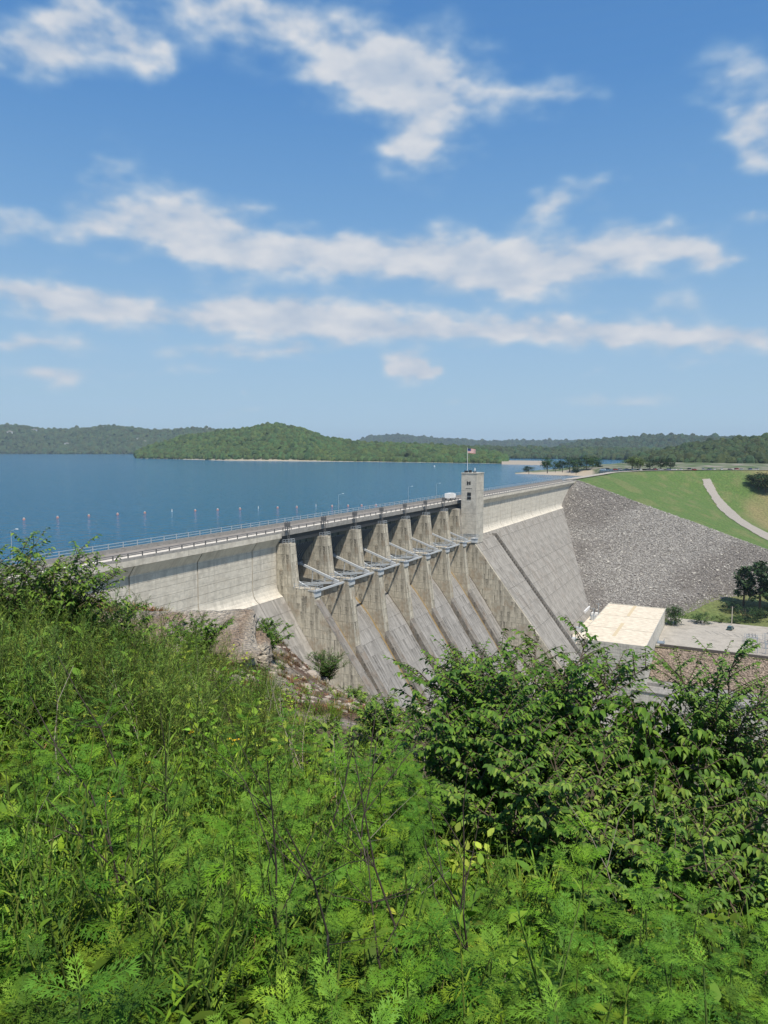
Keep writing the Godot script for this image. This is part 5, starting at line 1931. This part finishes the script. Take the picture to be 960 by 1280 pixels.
	var sprigs := [sprig(1, Color(0.14, 0.26, 0.025), 0.055, 0.5, 12, 0.34), sprig(2, Color(0.16, 0.30, 0.03), 0.045, 0.55, 12, 0.28), sprig(3, Color(0.10, 0.19, 0.022), 0.06, 0.45, 11, 0.4), sprig(4, Color(0.25, 0.33, 0.05), 0.05, 0.5, 10, 0.3)]
	scatter("leafy_undergrowth", "low leafy green undergrowth between the weeds and shrubs", "undergrowth", sprigs, 5200, -350, 1300, 800, 1700, 1.0, 8.6, 0.7, 1.3, M.leaf_soft, null)

	scatter("leafy_bank", "bright leafy growth among the wispy weeds on the bank below the lake", "undergrowth", sprigs, 1800, -350, 420, 690, 1000, 3.5, 9.5, 1.0, 1.9, M.leaf_soft, func(f, l): return l < -0.1 * f)
	var deep := [Color(0.075, 0.16, 0.02), Color(0.10, 0.20, 0.026), Color(0.15, 0.255, 0.032), Color(0.05, 0.115, 0.018)]
	var mid := [Color(0.10, 0.19, 0.028), Color(0.14, 0.24, 0.035), Color(0.075, 0.15, 0.024), Color(0.20, 0.29, 0.05)]
	var fresh := [Color(0.12, 0.22, 0.04), Color(0.16, 0.26, 0.05), Color(0.085, 0.17, 0.03)]
	shrub("leafy_shrub", "large dense shrub of glossy oval leaves in front of the powerhouse", "shrub", 5.0, 1.1, 1.62, 1.0, 32, 32, 17, 0.05, 0.48, deep, 1)
	shrub("bushy_shrub", "bushy shrub of bright oval leaves at the foot of the slender sapling", "shrub", 4.3, 0.68, 1.2, 0.65, 18, 24, 16, 0.046, 0.5, deep, 32)
	shrub("drooping_shrub", "tall shrub with long drooping leaves in front of the tailrace wall", "shrub", 4.7, 1.85, 1.5, 0.6, 13, 18, 11, 0.075, 0.42, deep, 2, 0.75)
	shrub("low_shrub", "low spreading shrub with small bright oval leaves below the large shrub", "shrub", 3.6, 1.05, 1.0, 0.8, 20, 22, 15, 0.045, 0.5, mid, 3)
	shrub("sumac_shrub", "pale green shrub with folded drooping leaves beside the thin sapling", "shrub", 3.85, 1.85, 1.1, 0.75, 16, 20, 13, 0.058, 0.42, mid, 4, 0.6)
	shrub("slender_sapling", "slender leafy sapling standing up against the spillway chutes", "sapling", 5.2, 0.68, 1.95, 0.14, 5, 28, 14, 0.048, 0.5, [deep[1], deep[2], fresh[0]], 5, 0.3, 200)
	shrub("feathery_sapling", "thin sapling with tiny leaves in front of the brown revetment", "sapling", 4.7, 2.34, 1.8, 0.42, 12, 30, 24, 0.038, 0.5, fresh, 6, 0.2, 150)
	shrub("creeping_shrub", "knee-high shrub with upright oval leaves at the rim of the bare slope", "shrub", 7.3, -0.05, 0.8, 0.55, 12, 12, 11, 0.06, 0.48, mid, 7, 0.3, 200)
	shrub("rim_shrub", "small shrub at the rim of the slope below the chutes", "shrub", 7.0, 0.65, 0.85, 0.6, 12, 13, 12, 0.055, 0.48, deep, 8, 0.3, 150)
	shrub("arching_shrub", "bright shrub with arching branches rising in front of the lake", "shrub", 7.0, -3.25, 1.6, 0.5, 15, 20, 15, 0.055, 0.55, mid, 9, 0.25, 200, 0.05, Vector3(0.2, 0, -0.05))
	shrub("hedge_shrub", "rounded green shrub at the dam-side edge of the hillside below the lake", "shrub", 7.2, -3.95, 1.65, 0.8, 18, 18, 13, 0.055, 0.5, mid, 10, 0.25, 100)
	shrub("sprawling_shrub", "leafy shrub sprawling over the bank in front of the dam road", "shrub", 7.4, -2.95, 1.25, 0.55, 12, 14, 12, 0.055, 0.5, mid, 31, 0.3, 150)
	shrub("mound_shrub", "yellow-green mounded shrub beside the weathered ledge", "shrub", 9.3, -3.9, 0.75, 0.6, 10, 10, 11, 0.04, 0.45, fresh, 11, 0.25, 50)
	shrub("ledge_shrub", "small dark shrub growing just behind the pale limestone block", "shrub", 11.6, -2.0, 0.8, 0.6, 18, 18, 14, 0.045, 0.4, deep, 12, 0.25, 20)
	shrub("tuft_shrub", "tiny leafy shrub sprouting on top of the ledge against the dam wall", "shrub", 11.8, -3.3, 0.42, 0.3, 7, 6, 8, 0.06, 0.35, mid, 13, 0.25, 20)
	shrub("juniper_bush", "small round dark bush alone on the bare stony slope", "bush", 13.4, -1.1, 0.85, 0.42, 20, 20, 16, 0.035, 0.3, [deep[0], deep[3], mid[2]], 14, 0.1, 20)
	shrub("rounded_bush", "pale little bush beside the round dark bush on the stony slope", "bush", 13.6, -0.6, 0.5, 0.3, 12, 12, 12, 0.035, 0.35, mid, 15, 0.1, 10)
	shrub("bramble_shrub", "dark bramble hanging over the front of the weathered ledge", "shrub", 9.3, -2.5, 0.85, 0.5, 16, 16, 13, 0.048, 0.45, deep, 16, 0.4, 60)
	shrub("vine_shrub", "leafy vine tangle between the ragweed and the bare slope", "shrub", 5.6, -0.25, 0.6, 0.8, 11, 9, 9, 0.06, 0.55, mid, 17, 0.3, 150)
	shrub("weedy_shrub", "loose shrub with yellowish leaves under the drooping shrub", "shrub", 3.0, 1.75, 0.8, 0.65, 14, 15, 11, 0.052, 0.45, fresh, 18, 0.4, 150)

	for i in 14:
		dead_twig("dark_twig", "dark bare forked twig standing among the green weeds", "dark bare twigs among the weeds", rf(1.6, 3.4), rf(-1.3, 0.5), rf(0.85, 1.2), Vector3(rf(-0.5, 0.5), 0, rf(-0.4, 0.4)), M.twig_dark, 30 + i, 7, 0.006)
	for i in 20:
		dead_twig("pale_stalk", "pale dry stalk leaning over the green weeds", "pale dry stalks among the weeds", rf(2.5, 6.5), rf(-2.2, 1.6), rf(0.75, 1.1), Vector3(rf(-0.8, 0.8), 0, rf(-0.5, 0.5)), M.twig_grey, 60 + i, 3, 0.0045)
	for q in [[292, 921, 4.6], [241, 912, 4.9], [190, 950, 4.2], [207, 948, 4.4], [363, 1056, 3.1], [137, 992, 3.4], [563, 915, 6.6]]:
		var d := ray(q[0], q[1])
		var p: Vector3 = EYE + d * q[2]
		var lf: Vector3 = flat_basis.inverse() * (p - EYE)
		var g := ground_rel(-lf.z, lf.x)
		var fl := thing("yellow_wildflower", "small yellow wildflower head rising above the green weeds", "flower", loc(-lf.z, lf.x, g), "yellow wildflowers on the hillside")
		var h: float = maxf(lf.y - g, 0.25)
		var sm := MB.new()
		sm.col = Color(0.12, 0.17, 0.05)
		sm.tube([Vector3.ZERO, Vector3(0, h, 0)], [0.004, 0.002], 5)
		put("stem", sm, M.leaf_soft, fl)
		for k in 4:
			var pm := MB.new()
			pm.col = Color(0.75, 0.5, 0.03)
			var o := Vector3(rf(-0.03, 0.03), h - rf(0, 0.05), rf(-0.03, 0.03))
			for j in 6:
				pm.leaf(Transform3D(facing(j * 1.05, 0.4), o), 0.02, 0.012, 0.2, 0.2, 2)
			put("blossom", pm, M.leaf_soft, fl)

func _ready() -> void:
	rng.seed = 20240
	bump_noise.seed = 7
	bump_noise.frequency = 0.02
	bump_noise.fractal_octaves = 4
	patch_noise.seed = 19
	patch_noise.frequency = 0.02
	patch_noise.fractal_octaves = 4
	setup_view()
	make_materials()
	build_lake()
	build_valley()
	build_dam()
	build_gates()
	build_crest_things()
	build_powerhouse()
	build_far()
	build_hillside()
	build_foreground()
	print("built in ", Time.get_ticks_msec(), " ms")
